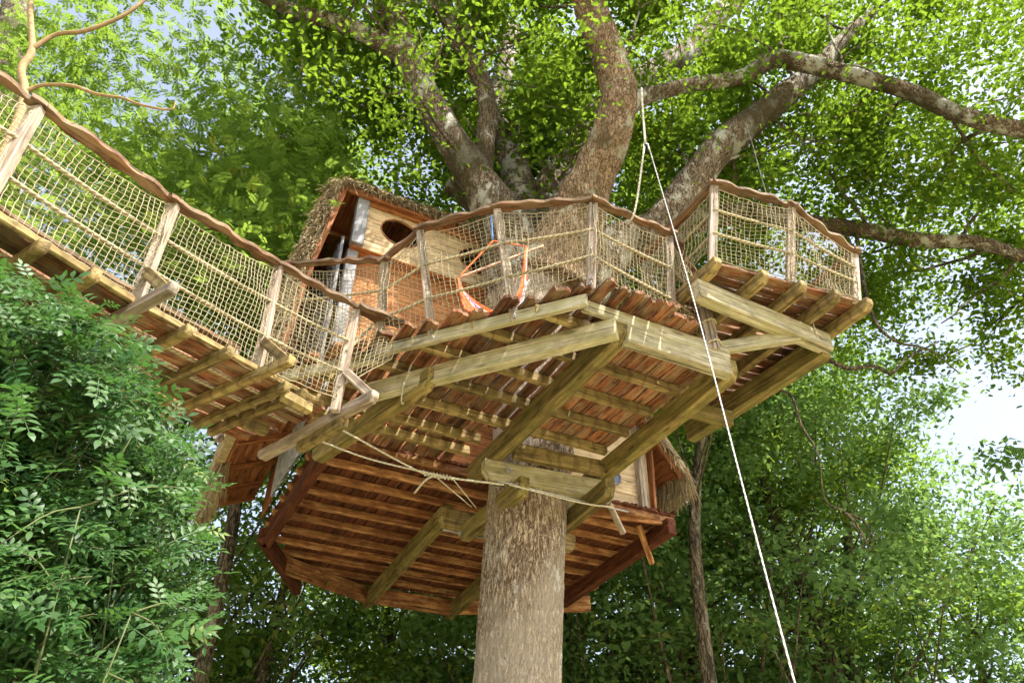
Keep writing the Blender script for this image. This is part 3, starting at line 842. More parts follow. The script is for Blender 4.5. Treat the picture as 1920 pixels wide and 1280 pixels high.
# left side wall of corrugated metal, right side wall of boards, back wall
def corrugated(a0, b0, a1, b1, h0, h1, name):
    A, B = CAB(a0, b0, h0), CAB(a1, b1, h0)
    L = (B - A).length; nx = int(L / 0.012)
    V = []; F = []
    for i in range(nx + 1):
        x = L * i / nx; y = 0.030 * math.sin(x * 2 * math.pi / 0.15)
        jag = 0.02 * noise.noise(Vector((x * 4, 1, 0)))
        V += [(x, y, jag - 0.035 * math.sin(x * 2 * math.pi / 0.15)), (x, y, h1 - h0)]
    for i in range(nx): F.append((2 * i, 2 * i + 2, 2 * i + 3, 2 * i + 1))
    me = bpy.data.meshes.new(name); me.from_pydata(V, [], F)
    me.polygons.foreach_set('use_smooth', np.ones(len(F), dtype=bool))
    bm = bmesh.new(); bm.from_mesh(me); bmesh.ops.solidify(bm, geom=list(bm.faces), thickness=0.004); bm.to_mesh(me); bm.free()
    return mesh_obj(name, me, M_zinc, cabin, frame(A, B))
corrugated(-0.10, 0.05, -0.11, 1.55, HP - 0.06, 6.9, 'corrugated_wall')
beam('side_wall', CAB(-0.10, 1.56, HP - 0.02), CAB(-0.06, 2.3, HP - 0.02), 0.03, 2.6, cabin, M_soffit)
beam('side_wall', CAB(4.2, 0.2, HP + 0.03), CAB(4.2, 3.2, HP + 0.03), 0.04, 2.2, cabin, M_rust)
beam('back_wall', CAB(1.4, 4.0, HP + 0.03), CAB(4.1, 4.0, HP + 0.03), 0.04, 2.8, cabin, M_rust)
# thatched roof: trapezoid section run back along D2
PROF = [(-0.68, 4.22), (-0.50, 6.2), (-0.28, 7.62), (2.62, 7.66), (4.72, 4.62)]
RB0, RB1 = -0.14, 4.4
def roof_slab(i, b0, b1, t0, t1, name, mat, parent):
    (a0, z0), (a1, z1) = PROF[i], PROF[i + 1]
    nrm = Vector((-(z1 - z0), 0, a1 - a0)).normalized()      # outward in (a, z)
    na, nb_ = 40, 40
    V = []; F = []
    for side, t in ((0, t0), (1, t1)):
        for p in range(na + 1):
            for q in range(nb_ + 1):
                u, w = p / na, q / nb_
                a = a0 + (a1 - a0) * u + nrm.x * t; zz_ = z0 + (z1 - z0) * u + nrm.z * t
                bb = b0 + (b1 - b0) * w
                if side:
                    d = 0.05 * noise.noise(Vector((a * 5, bb * 5, zz_ * 5)))
                    a += nrm.x * d; zz_ += nrm.z * d
                V.append(tuple(CAB(a, bb, zz_)))
    m1 = (na + 1) * (nb_ + 1)
    for p in range(na):
        for q in range(nb_):
            c = p * (nb_ + 1) + q
            F.append((c, c + 1, c + nb_ + 2, c + nb_ + 1)); F.append((m1 + c, m1 + c + nb_ + 1, m1 + c + nb_ + 2, m1 + c + 1))
    rim = [(p, 0) for p in range(na + 1)] + [(na, q) for q in range(1, nb_ + 1)] + [(p, nb_) for p in range(na - 1, -1, -1)] + [(0, q) for q in range(nb_ - 1, 0, -1)]
    idx = [p * (nb_ + 1) + q for p, q in rim]
    for x, y in zip(idx, idx[1:] + idx[:1]): F.append((x, y, m1 + y, m1 + x))
    me = bpy.data.meshes.new(name); me.from_pydata(V, [], F)
    bm = bmesh.new(); bm.from_mesh(me); bmesh.ops.recalc_face_normals(bm, faces=bm.faces); bm.to_mesh(me); bm.free()
    return mesh_obj(name, me, mat, parent)
for i in range(4):
    RB1 = (2.9, 2.9, 4.0, 0.9)[i]
    rl = roof_slab(i, RB0 + 0.02, RB1, 0.035, 0.13, 'thatch_roof', M_thatch, cabin)
    # boarded underside in strips
    (a0, z0), (a1, z1) = PROF[i], PROF[i + 1]
    Ls = math.hypot(a1 - a0, z1 - z0); k = max(3, int(Ls / 0.42))
    for q in range(k):
        u0, u1 = q / k, (q + 1) / k - 0.004
        pa0, pz0 = a0 + (a1 - a0) * u0, z0 + (z1 - z0) * u0
        pa1, pz1 = a0 + (a1 - a0) * u1, z0 + (z1 - z0) * u1
        A, B = CAB((pa0 + pa1) / 2, RB0 + 0.03, (pz0 + pz1) / 2), CAB((pa0 + pa1) / 2, RB1, (pz0 + pz1) / 2)
        upv = D1 * (-(z1 - z0)) + Vector((0, 0, a1 - a0))
        beam('soffit_board', A, B, Ls / k - 0.006, 0.03, rl, M_soffit, up=tuple(upv.normalized()), bev=0.003)
    for bb in (RB0 + 0.05, 0.8, 2.2, 3.3)[:(3, 3, 4, 2)[i]]:
        upv = D1 * (-(z1 - z0)) + Vector((0, 0, a1 - a0)); upv.normalize()
        A, B = CAB(a0, bb, z0) - upv * 0.09, CAB(a1, bb, z1) - upv * 0.09
        beam('rafter', A, B, 0.07, 0.085, rl, M_soffit, up=tuple(upv))
# boarded eave on the left side, under the thatch
for k in range(5):
    a_ = -0.64 + 0.115 * k
    beam('eave_board', CAB(a_, -0.05, 4.30 + 0.05 * k), CAB(a_, 2.85, 4.30 + 0.05 * k), 0.108, 0.022, cabin, M_soffit, bev=0.003)
for bb in (0.25, 0.95, 1.65, 2.35, 2.8):
    beam('eave_rafter', CAB(-0.68, bb, 4.20), CAB(-0.12, bb, 4.45), 0.06, 0.08, cabin, M_soffit, bev=0.004)
def blades(P0, P1, n, hang, spread, lift, lmin, lmax, seed, width=0.015):
    """loose thatch blades rooted along an edge"""
    rg = np.random.default_rng(seed)
    V = []; F = []
    P0, P1 = np.array(P0), np.array(P1); hang = np.array(hang, float); lift = np.array(lift, float)
    ed = (P1 - P0) / np.linalg.norm(P1 - P0)
    for i in range(n):
        p = P0 + (P1 - P0) * rg.uniform() + lift * rg.uniform() + rg.normal(0, 0.02, 3)
        d = hang + rg.normal(0, spread, 3); d /= np.linalg.norm(d)
        L = rg.uniform(lmin, lmax); w = width * rg.uniform(0.6, 1.5)
        sd = np.cross(d, rg.normal(0, 1, 3)); sd /= np.linalg.norm(sd) + 1e-6
        c = rg.normal(0, 0.25, 3); b0 = len(V)
        for s in (0, 0.35, 0.7, 1.0):
            q = p + d * L * s + c * L * s * s * 0.35 + np.array([0, 0, -1]) * L * s * s * 0.35
            ww = w * (1 - 0.75 * s); V += [tuple(q - sd * ww / 2), tuple(q + sd * ww / 2)]
        for k in range(3): F.append((b0 + 2 * k, b0 + 2 * k + 1, b0 + 2 * k + 3, b0 + 2 * k + 2))
    return V, F
mb = MB()
dn = Vector((0, 0, -1))
tl, tr = PROF[2], PROF[3]
for args in (
    (CAB(tl[0], RB0, tl[1] + 0.05), CAB(tr[0], RB0, tr[1] + 0.05), 2600, -D2 * 0.75 + dn * 0.75, 0.28, Vector((0, 0, 0.15)) + D2 * 0.12, 0.08, 0.20, 1),
    (CAB(tl[0], RB0 + 0.1, tl[1] + 0.16), CAB(tr[0], RB0 + 0.1, tr[1] + 0.16), 700, -D2 * 0.9 + dn * 0.2, 0.35, D2 * 0.5 + Vector((0, 0, 0.06)), 0.12, 0.3, 2),
    (CAB(PROF[0][0], RB0, PROF[0][1]), CAB(PROF[1][0], RB0, PROF[1][1]), 1900, -D2 * 0.4 + dn * 0.9 - D1 * 0.2, 0.22, -D1 * 0.15 + D2 * 0.1, 0.08, 0.20, 7),
    (CAB(PROF[1][0], RB0, PROF[1][1]), CAB(tl[0], RB0, tl[1] + 0.05), 1900, -D2 * 0.5 + dn * 0.8 - D1 * 0.3, 0.25, -D1 * 0.15 + D2 * 0.1, 0.08, 0.20, 3),
    (CAB(PROF[0][0], 1.5, PROF[0][1] + 0.06), CAB(PROF[0][0], 2.95, PROF[0][1] + 0.06), 1200, dn * 1.0 - D1 * 0.05, 0.16, -D1 * 0.06, 0.14, 0.36, 4),
    (CAB(PROF[4][0], RB0, PROF[4][1] + 0.1), CAB(PROF[4][0], 0.9, PROF[4][1] + 0.1), 1500, dn * 1.0 + D1 * 0.1, 0.16, D1 * 0.06, 0.15, 0.34, 5),
    (CAB(PROF[4][0], RB0, PROF[4][1]), CAB(tr[0], RB0, tr[1] + 0.05), 1600, -D2 * 0.4 + dn * 0.9 + D1 * 0.25, 0.22, D1 * 0.1 + D2 * 0.1, 0.08, 0.20, 6)):
    V, F = blades(*args); mb.add(V, F)
fr = mesh_obj('thatch_fringe', mb.mesh('thatch_fringe', False), M_thatch, cabin); fr['kind'] = 'stuff'

# ------------------------------------------------------------------ ropes and pulley
rope_end = PY(1497, 1305, 3.2)
pul = PY(1211, 276, 4.75)
pr = thing('pulley', pul, 'small dark pulley hung from the oak limb on a cord', 'pulley')
mb = MB(); mb.tube([(-0.012, 0, 0), (0.012, 0, 0)], 0.03, 16); mesh_obj('wheel', mb.mesh('wheel'), M_dark, pr, Matrix.Translation(pul))
mb = MB(); mb.tube([(-0.02, 0, 0.05), (-0.02, 0, -0.035)], 0.007, 6); mb.tube([(0.02, 0, 0.05), (0.02, 0, -0.035)], 0.007, 6); mb.tube([(-0.022, 0, 0.05), (0.022, 0, 0.05)], 0.007, 6)
mesh_obj('cheek', mb.mesh('cheek'), M_steel, pr, Matrix.Translation(pul))
limb_tie = PY(1203, 166, 4.95)
rope_tube('hanging_cord', [limb_tie, PY(1206, 220, 4.85), pul + Vector((0, 0, 0.05))], 0.011, M_rope2, pr, n=14)
wr = rope_tube('white_pulley_rope', [pul + Vector((0.02, -0.02, 0.02)), PY(1300, 560, 4.35), rope_end, rope_end + (rope_end - pul) * 0.45], 0.0048, M_white, None, n=40)
tag(wr, 'long taut white rope running down from the pulley past the deck', 'rope')
hr = rope_tube('hauling_cord', [pul + Vector((-0.02, -0.02, -0.02)), PY(1195, 370, 4.78), PY(1187, 405, 4.8), PY(1178, 418, 4.85)], 0.009, M_rope2, None, n=20)
tag(hr, 'short cord from the pulley tied to the deck handrail', 'rope')
gr = rope_tube('grey_cord', [PY(1392, 218, 7.1), PY(1408, 262, 6.6), PY(1430, 340, 6.2), PY(1455, 420, 6.0)], 0.007, M_greycord, None, n=20)
tag(gr, 'grey cord hanging from the mossy limb behind the balcony', 'rope')
# guy ropes under the deck, with a knot
hk = 3.30
K1, K2 = PH(792, 886, hk), PH(848, 896, hk)
guy = thing('guy_ropes', K1, 'pair of pale knotted guy ropes stretched under the deck to the clamp', 'rope')
rope_tube('guy_rope', [PH(634, 802, hk), K1, K2], 0.0085, M_rope2, guy, n=24)
rope_tube('guy_rope', [PH(594, 824, hk), PH(700, 862, hk), K2], 0.0085, M_rope2, guy, n=24)
rope_tube('guy_rope', [K1, K2, PH(945, 908, hk)], 0.010, M_rope2, guy, n=24)
rope_tube('guy_rope', [K2, PH(893, 952, hk + 0.1)], 0.006, M_rope2, guy)
rope_tube('guy_rope', [PH(818, 894, hk), PH(884, 950, hk + 0.1)], 0.006, M_rope2, guy)
rope_tube('guy_rope', [PH(955, 908, hk), PH(1090, 942, hk - 0.05), PH(1150, 950, hk)], 0.009, M_rope2, guy, n=16)
rope_tube('loose_end', [PH(822, 890, hk), PH(800, 898, hk - 0.03), PH(777, 924, hk - 0.06)], 0.010, M_rope2, guy, n=14)
kn = []
for q in np.linspace(0, 1, 70):
    c = K1.lerp(K2, float(q)) ; a = q * 2 * math.pi * 9
    kn.append(c + Vector((0, 0.018 * math.cos(a), 0.018 * math.sin(a) + 0.004 * math.sin(q * 40))))
rope_tube('knot', kn, 0.007, M_rope2, guy, n=140, k=6)

# ------------------------------------------------------------------ hammock chair on the deck
hmY = 5.75
top = PY(924, 452, hmY); bl_, br_ = PY(859, 521, hmY - 0.15), PY(1018, 461, hmY + 0.25)
ham = thing('hammock_chair', PY(930, 585, hmY), 'bright orange net hammock chair hanging behind the deck railing', 'hammock')
rope_tube('spreader_bar', [bl_, br_], 0.014, M_bar, ham)
rope_tube('hanging_rope', [top, PY(922, 420, hmY), PY(921, 385, hmY)], 0.009, M_bluecord, ham, n=8)
rope_tube('suspension_cord', [top, bl_], 0.009, M_orangecord, ham)
rope_tube('suspension_cord', [top, PY(988, 462, hmY + 0.15)], 0.009, M_orangecord, ham)
br2 = PY(987, 464, hmY + 0.15)
mats = [M_orangecord] * 9 + [M_paleclothe, M_orangecord, M_purplecord, M_pinkcord, M_orangecord]
for k in range(16):
    f = k / 15.0
    dx = (f - 0.5) * 46
    lo = 585 + 6 * math.sin(f * 3.1)
    yo = hmY + (f - 0.5) * 0.35
    pts = [bl_ , PY(869 + dx * 0.25, 552, yo), PY(900 + dx, lo - 2, yo), PY(945 + dx * 0.8, lo - 2, yo), PY(978 + dx * 0.25, 550, yo), br2]
    rope_tube('sling_cord', pts, 0.008 if k % 3 else 0.012, mats[k % len(mats)], ham, n=26, k=6)
V = []; F = []
for i, f in enumerate(np.linspace(0, 1, 12)):
    for j, g_ in enumerate(np.linspace(0, 1, 6)):
        px = 962 + 18 * f; py = 585 - 62 * f
        V.append(tuple(PY(px + 14 * g_, py + 4 * math.sin(g_ * 3), hmY + 0.12 * g_ + 0.05 * f)))
for i in range(11):
    for j in range(5): F.append((i * 6 + j, i * 6 + j + 1, i * 6 + j + 7, i * 6 + j + 6))
me = bpy.data.meshes.new('folded_cloth'); me.from_pydata(V, [], F); me.polygons.foreach_set('use_smooth', np.ones(len(F), dtype=bool))
bm = bmesh.new(); bm.from_mesh(me); bmesh.ops.solidify(bm, geom=list(bm.faces), thickness=0.02); bm.to_mesh(me); bm.free()
mesh_obj('folded_cloth', me, M_paleclothe, ham)

# ------------------------------------------------------------------ leaves
def unit(v): return v / (np.linalg.norm(v, axis=-1, keepdims=True) + 1e-9)
def rot_frames(nrm, rg):
    """orthonormal frames with z = nrm and random spin; (n,3,3) columns x, y, z"""
    n_ = len(nrm)
    r_ = rg.normal(size=(n_, 3))
    x = unit(np.cross(r_, nrm)); y = np.cross(nrm, x)
    return np.stack([x, y, nrm], axis=-1)
def leaf_mesh(name, TV, TF, pos, R, sc, tint):
    TV = np.asarray(TV, float); TF = np.asarray(TF, int)
    V = pos[:, None, :] + sc[:, None, None] * np.einsum('nij,kj->nki', R, TV)
    k = len(TV)
    F = (np.arange(len(pos))[:, None, None] * k + TF[None]).reshape(-1, TF.shape[1])
    return np_mesh(name, V.reshape(-1, 3), F, False, np.repeat(tint, k))
# oak leaf, lobed, length 1 along x
def oak_template():
    half = [(0.0, 0.012), (0.20, 0.15), (0.30, 0.08), (0.45, 0.25), (0.55, 0.13), (0.70, 0.27), (0.82, 0.14), (1.0, 0.0)]
    V = [(0.10, 0, -0.01), (-0.4, 0, -0.02), (0.6, 0, -0.05)]; F = []
    for sg in (1, -1):
        b0 = len(V)
        for x, y in half: V.append((x - 0.4, sg * y, 0.25 * y - 0.12 * (x - 0.4) ** 2))
        for q in range(len(half) - 1): F.append((0, b0 + q, b0 + q + 1) if sg > 0 else (0, b0 + q + 1, b0 + q))
    return V, F
def rhomb_template():
    return [(-0.5, 0, 0), (0, -0.27, 0.05), (0.5, 0, -0.06), (0, 0.27, 0.05)], [(0, 1, 2, 3)]
def pinnate_template(npair=4, fine=True):
    """ash leaf: a rachis with paired leaflets, length 1 along x; two triangles per half leaflet"""
    V = []; F = []
    def leaflet(bx, by, ang, L, w, droop):
        b0 = len(V); c, s = math.cos(ang), math.sin(ang)
        out_ = ((0, 0, 0), (0.28, w * 0.85, 0.04), (0.28, -w * 0.85, 0.04), (0.6, w * 0.9, 0.02), (0.6, -w * 0.9, 0.02), (1.0, 0, -0.12)) if fine else ((0, 0, 0), (0.45, w, 0.04), (0.45, -w, 0.04), (1.0, 0, -0.1))
        for (u, v, zq) in out_:
            V.append((bx + L * (u * c - v * s), by + L * (u * s + v * c), L * zq - droop * bx * bx))
        if fine: F.extend([(b0, b0 + 2, b0 + 1), (b0 + 1, b0 + 2, b0 + 4, b0 + 3), (b0 + 3, b0 + 4, b0 + 5)])
        else: F.extend([(b0, b0 + 3, b0 + 1), (b0, b0 + 2, b0 + 3)])
    for i in range(npair):
        bx = 0.24 + 0.52 * i / (npair - 1)
        for sgn in (-1, 1): leaflet(bx, 0.012 * sgn, sgn * math.radians(60), 0.36, 0.21, 0.2)
    leaflet(0.88, 0, 0, 0.40, 0.21, 0.2)
    # rachis
    b0 = len(V)
    for x in (0, 0.5, 0.9): V += [(x, -0.006, -0.18 * x * x), (x, 0.006, -0.18 * x * x)]
    F += [(b0, b0 + 1, b0 + 3, b0 + 2), (b0 + 2, b0 + 3, b0 + 5, b0 + 4)]
    return V, F
def tri_ok(F):
    return F
def poly_mesh_from_template(name, TV, TF, tint=0.5):
    me = bpy.data.meshes.new(name)
    me.from_pydata([tuple(v) for v in TV], [], [tuple(dict.fromkeys(f)) for f in TF]); me.update()
    at = me.attributes.new('tint', 'FLOAT', 'POINT'); at.data.foreach_set('value', np.full(len(TV), tint, dtype=np.float32))
    return me
def split_tris(TF):
    out = []
    for f in TF:
        f = list(dict.fromkeys(f))
        out.append((f[0], f[1], f[2]))
        if len(f) == 4: out.append((f[0], f[2], f[3]))
    return out
OAK_V, OAK_F = oak_template(); OAK_T = split_tris(OAK_F)
ASH_V, ASH_F = pinnate_template(3); ASH_T = split_tris(ASH_F)
ASH2_V, ASH2_F = pinnate_template(5, False); ASH2_T = split_tris(ASH2_F)

# ------------------------------------------------------------------ the oak
oak = thing('oak_tree', (0.05, 7.5, 0), 'big old oak whose trunk carries the deck and whose limbs fan out above it', 'oak tree')
# trunk with furrowed bark
TR = [(0.0, 7.5, -1.75, 0.52), (0.0, 7.5, -0.6, 0.43), (0.03, 7.5, 1.0, 0.405), (0.06, 7.5, 1.9, 0.405), (0.14, 7.5, 3.3, 0.42), (0.24, 7.5, 4.2, 0.45), (0.26, 7.5, 5.2, 0.50), (0.25, 7.5, 6.0, 0.60), (0.25, 7.5, 6.6, 0.50), (0.25, 7.5, 6.9, 0.2)]
tp = spline(TR, 330)
KS = 200
V = []; F = []
for i, (x, y, h_, r_) in enumerate(tp):
    for q in range(KS):
        a = 2 * math.pi * q / KS
        cx, sy = math.cos(a), math.sin(a)
        low = 0.035 * noise.noise(Vector((cx * 1.2, sy * 1.2, h_ * 0.5)))
        wv = noise.noise(Vector((cx * 3, sy * 3, h_ * 1.6))) * 0.35
        f1 = abs(noise.noise(Vector((cx * r_ * 21 + wv, sy * r_ * 21 + wv, h_ * 4.2))))
        f2 = abs(noise.noise(Vector((cx * r_ * 36 + wv, sy * r_ * 36, h_ * 11 + 5)))) * 1.3 + 0.05
        ridge = min(min(f1, f2), 0.22) / 0.22
        bump_ = 0.014 * ridge + 0.007 * noise.noise(Vector((cx * r_ * 40, sy * r_ * 40, h_ * 22)))
        rr = r_ * (1 + low) + bump_ - 0.012
        V.append((x + rr * cx, y + rr * sy, h_ + EYE))
for i in range(len(tp) - 1):
    for q in range(KS):
        q2 = (q + 1) % KS
        F.append((i * KS + q, i * KS + q2, (i + 1) * KS + q2, (i + 1) * KS + q))
me = np_mesh('trunk', np.array(V), F, True)
mesh_obj('trunk', me, M_oakbark, oak)

def limb_mesh(pts, k=28, n=90, rough=0.05, seed=0):
    """pts: (x, y, z, r) world"""
    sp = spline(pts, n)
    V, F, C = tube_arrays(sp[:, :3], np.maximum(sp[:, 3], 0.004), k)
    V2 = V.copy()
    for i in range(n):
        c = sp[i, :3]; r_ = sp[i, 3]
        for q in range(k):
            v = V[i * k + q]; d = (v - c)
            m_ = noise.noise(Vector(v * 2.2) + Vector((seed, 0, 0))) * rough * 2.2 + noise.noise(Vector(v * 9)) * rough + noise.noise(Vector(v * 26)) * rough * 0.5
            V2[i * k + q] = v + d * m_
    return V2, [tuple(f) for f in F] + [tuple(f) for f in C], sp
def px_limb(lst):
    """(px, py, Y, width px) -> world control points with radius"""
    out = []
    for px, py, Y, w in lst:
        p = PY(px, py, Y); out.append((p.x, p.y, p.z, 0.5 * w / FPX * depth(p)))
    return out
LIMBS = [
    # left grey limb
    [(985, 560, 7.45, 150), (948, 440, 7.35, 104), (905, 355, 7.2, 76), (850, 268, 7.0, 60), (795, 175, 6.8, 54), (762, 108, 6.7, 52), (740, 40, 6.6, 46), (700, -30, 6.5, 42), (640, -140, 6.4, 38)],
    # its side branch to the left
    [(765, 110, 6.7, 40), (700, 72, 6.6, 34), (640, 45, 6.55, 31), (580, 30, 6.5, 29), (525, 10, 6.5, 26), (440, -40, 6.5, 22)],
    # upright inner left limb
    [(945, 450, 7.3, 70), (905, 350, 7.2, 50), (908, 275, 7.1, 38), (915, 195, 7.0, 36), (888, 120, 6.9, 35), (850, 55, 6.85, 35), (825, -10, 6.8, 34), (800, -110, 6.7, 30)],
    # pale stubs in the middle
    [(985, 480, 7.75, 90), (978, 380, 7.95, 58), (965, 310, 8.1, 56), (940, 270, 8.2, 50), (935, 180, 8.6, 40), (960, 60, 9.2, 34)],
    [(1010, 480, 7.8, 80), (1022, 390, 8.0, 52), (1030, 340, 8.1, 48), (1062, 290, 8.3, 26), (1080, 240, 8.6, 22)],
    # right front limb, warm bark
    [(1030, 540, 7.35, 165), (1072, 430, 7.15, 118), (1112, 330, 6.9, 86), (1150, 240, 6.6, 74), (1160, 175, 6.45, 70), (1142, 105, 6.3, 64), (1112, 30, 6.15, 60), (1090, -40, 6.0, 56), (1060, -150, 5.9, 50)],
    # rear limb behind it rising right
    [(1040, 460, 7.8, 95), (1085, 340, 8.1, 66), (1120, 220, 8.5, 56), (1200, 150, 8.8, 46), (1290, 95, 9.2, 44), (1345, 30, 9.6, 40), (1420, -30, 10, 34)],
    # big right limb
    [(1060, 560, 7.5, 130), (1150, 470, 7.55, 90), (1235, 425, 7.4, 70), (1300, 340, 7.3, 64), (1352, 275, 7.2, 62), (1410, 228, 7.15, 56), (1470, 180, 7.1, 48), (1530, 130, 7.1, 36), (1580, 75, 7.1, 26), (1640, 20, 7.1, 16)],
    # long arching bough to the right edge
    [(1150, 220, 6.6, 54), (1200, 185, 6.6, 34), (1290, 160, 6.7, 27), (1390, 145, 6.7, 29), (1450, 112, 6.7, 34), (1515, 120, 6.7, 34), (1600, 142, 6.65, 32), (1700, 170, 6.6, 32), (1800, 215, 6.5, 32), (1925, 245, 6.4, 31), (2080, 260, 6.3, 27)],
    # low bough behind the balcony
    [(1180, 470, 7.9, 64), (1290, 420, 8.3, 48), (1400, 400, 8.6, 40), (1520, 418, 8.6, 32), (1620, 432, 8.6, 31), (1720, 450, 8.5, 30), (1830, 455, 8.3, 26), (1925, 482, 8.1, 22), (2050, 500, 8.0, 18)],
    # cut stub on the left
    [(965, 470, 7.5, 80), (915, 400, 7.55, 56), (868, 358, 7.6, 46), (846, 348, 7.6, 44)],
]
skel = []
for i, L in enumerate(LIMBS):
    V, F, sp = limb_mesh(px_limb(L), seed=i * 3.7)
    me = bpy.data.meshes.new('limb'); me.from_pydata(V.tolist(), [], F)
    me.polygons.foreach_set('use_smooth', np.ones(len(F), dtype=bool))
    mesh_obj('limb', me, M_warmbark if i == 5 else M_limb, oak)
    if i != 10: skel.append(sp)
# boughs and twigs grown from the limbs, with leaf clumps along them
rg = np.random.default_rng(5)
bmb = MB(); clumps = []
def grow(p, d, L, r, lvl):
    n_ = 7; P = [np.array(p)]; d = np.array(d, float)
    for i in range(n_):
        d = d + rg.normal(0, 0.16, 3) + np.array([0, 0, -0.015]); d /= np.linalg.norm(d)
        P.append(P[-1] + d * L / n_)
    P = np.array(P)
    bmb.tube(P, np.linspace(r, r * 0.3, len(P)), 5)
    if lvl < 2:
        for i in range(2, n_ + 1):
            if rg.uniform() < (0.6 if lvl == 0 else 0.35):
                dd = d * 0.5 + rg.normal(0, 0.6, 3); dd /= np.linalg.norm(dd)
                grow(P[i], dd, L * rg.uniform(0.35, 0.6), r * 0.5, lvl + 1)
    if lvl >= 1:
        for i in range(2, n_ + 1): clumps.append(P[i])
def in_view(p):
    z = p[1] * CP + (p[2] - EYE) * SP
    if z < 0.3: return None
    return 960 + FPX * p[0] / z, 640 - FPX * (-p[1] * SP + (p[2] - EYE) * CP) / z, z
for si, sp in enumerate(skel):
    n_ = len(sp)
    for t in np.linspace(0.32, 0.99, 11):
        i = int(t * (n_ - 1)); p = sp[i, :3]
        d = rg.normal(0, 0.75, 3) + np.array([0, 0.35, 0.45]); d /= np.linalg.norm(d)
        grow(p, d, rg.uniform(1.3, 2.6), 0.030, 0)
me = bmb.mesh('bough'); bo = mesh_obj('boughs', me, M_limb, oak); bo['kind'] = 'stuff'
# the rest of the crown above and around the limbs
for i in range(17000):
    x = rg.uniform(-5.0, 10.5); y = rg.uniform(3.2, 14.0); h_ = rg.uniform(7.6, 14.5)
    if (x - 2.8) ** 2 / 58 + (y - 8.5) ** 2 / 30 > 1: continue
    if noise.noise(Vector((x * 0.55, y * 0.55, h_ * 0.8))) < 0.135: continue
    clumps.append(np.array((x, y, h_ + EYE)))
for i in range(2600):
    x, y, h_ = rg.uniform(3.5, 10.5), rg.uniform(5.5, 11.5), rg.uniform(8.0, 13.5)
    if noise.noise(Vector((x * 0.6 + 20, y * 0.6, h_ * 0.8))) < 0.15: continue
    clumps.append(np.array((x, y, h_ + EYE)))
lp = []
for sp in skel:
    for q in sp[::3]:
        w = in_view(q)
        if w: lp.append((w[0], w[1], w[2], q[3] / w[2] * FPX))
lp = np.array(lp)
cl = []
for p in clumps:
    # head room over the deck, balcony, cabin
    if p[2] < EYE + 6.7 and -2.6 < p[0] < 3.4 and p[1] < 8.2: continue
    w = in_view(p)
    if w:
        near = np.hypot(lp[:, 0] - w[0], lp[:, 1] - w[1]) < lp[:, 3] + 30
        if np.any(near & (lp[:, 2] > w[2] - 0.15)) and rg.uniform() < 0.86: continue
    cl.append(p)
cl = np.array(cl)
print('oak clumps', len(clumps), len(cl))
per = 16
cen = np.repeat(cl, per, axis=0)
pos = cen + rg.normal(0, 0.19, cen.shape) * np.array([1, 1, 0.75])
nr = unit(np.array([0, 0, 1.0]) + rg.normal(0, 0.55, pos.shape))
R_ = rot_frames(nr, rg)
sc = rg.uniform(0.055, 0.115, len(pos))
tint = np.clip(np.repeat(rg.normal(0.5, 0.22, len(cl)), per) + rg.normal(0, 0.2, len(pos)), 0, 1)
# the 300 leaves that show largest are parts of their own
best = []
for i in range(len(pos)):
    w = in_view(pos[i])
    if w and -20 < w[0] < 1940 and -20 < w[1] < 700: best.append((w[2] / sc[i], i))
best.sort(); top300 = [i for _, i in best[:300]]
mask = np.ones(len(pos), bool); mask[top300] = False
dp = pos[:, 1] * CP + (pos[:, 2] - EYE) * SP
nearm = mask & (dp < 10.3); farm = mask & ~nearm
me = leaf_mesh('crown', OAK_V, OAK_T, pos[nearm], R_[nearm], sc[nearm], tint[nearm])
cr = mesh_obj('crown', me, M_oakleaf, oak); cr['kind'] = 'stuff'
FAR_V = [(-0.5, 0, 0), (-0.15, -0.24, 0.05), (0.28, -0.26, 0.04), (0.5, 0, -0.05), (0.28, 0.26, 0.04), (-0.15, 0.24, 0.05)]
me = leaf_mesh('upper_crown', FAR_V, [(0, 1, 2), (0, 2, 3), (0, 3, 4), (0, 4, 5)], pos[farm], R_[farm], sc[farm] * 1.05, tint[farm])
cr = mesh_obj('upper_crown', me, M_oakleaf, oak); cr['kind'] = 'stuff'
print('oak leaves near/far', nearm.sum(), farm.sum())
lme = [poly_mesh_from_template('leaf', OAK_V, OAK_F, t) for t in (0.2, 0.5, 0.8)]
for m_ in lme: m_.materials.append(M_oakleaf)
for i in top300:
    M = Matrix(R_[i].tolist()).to_4x4() @ Matrix.Scale(float(sc[i]), 4); M.translation = Vector(pos[i])
    mesh_obj('leaf', lme[i % 3], None, oak, M)

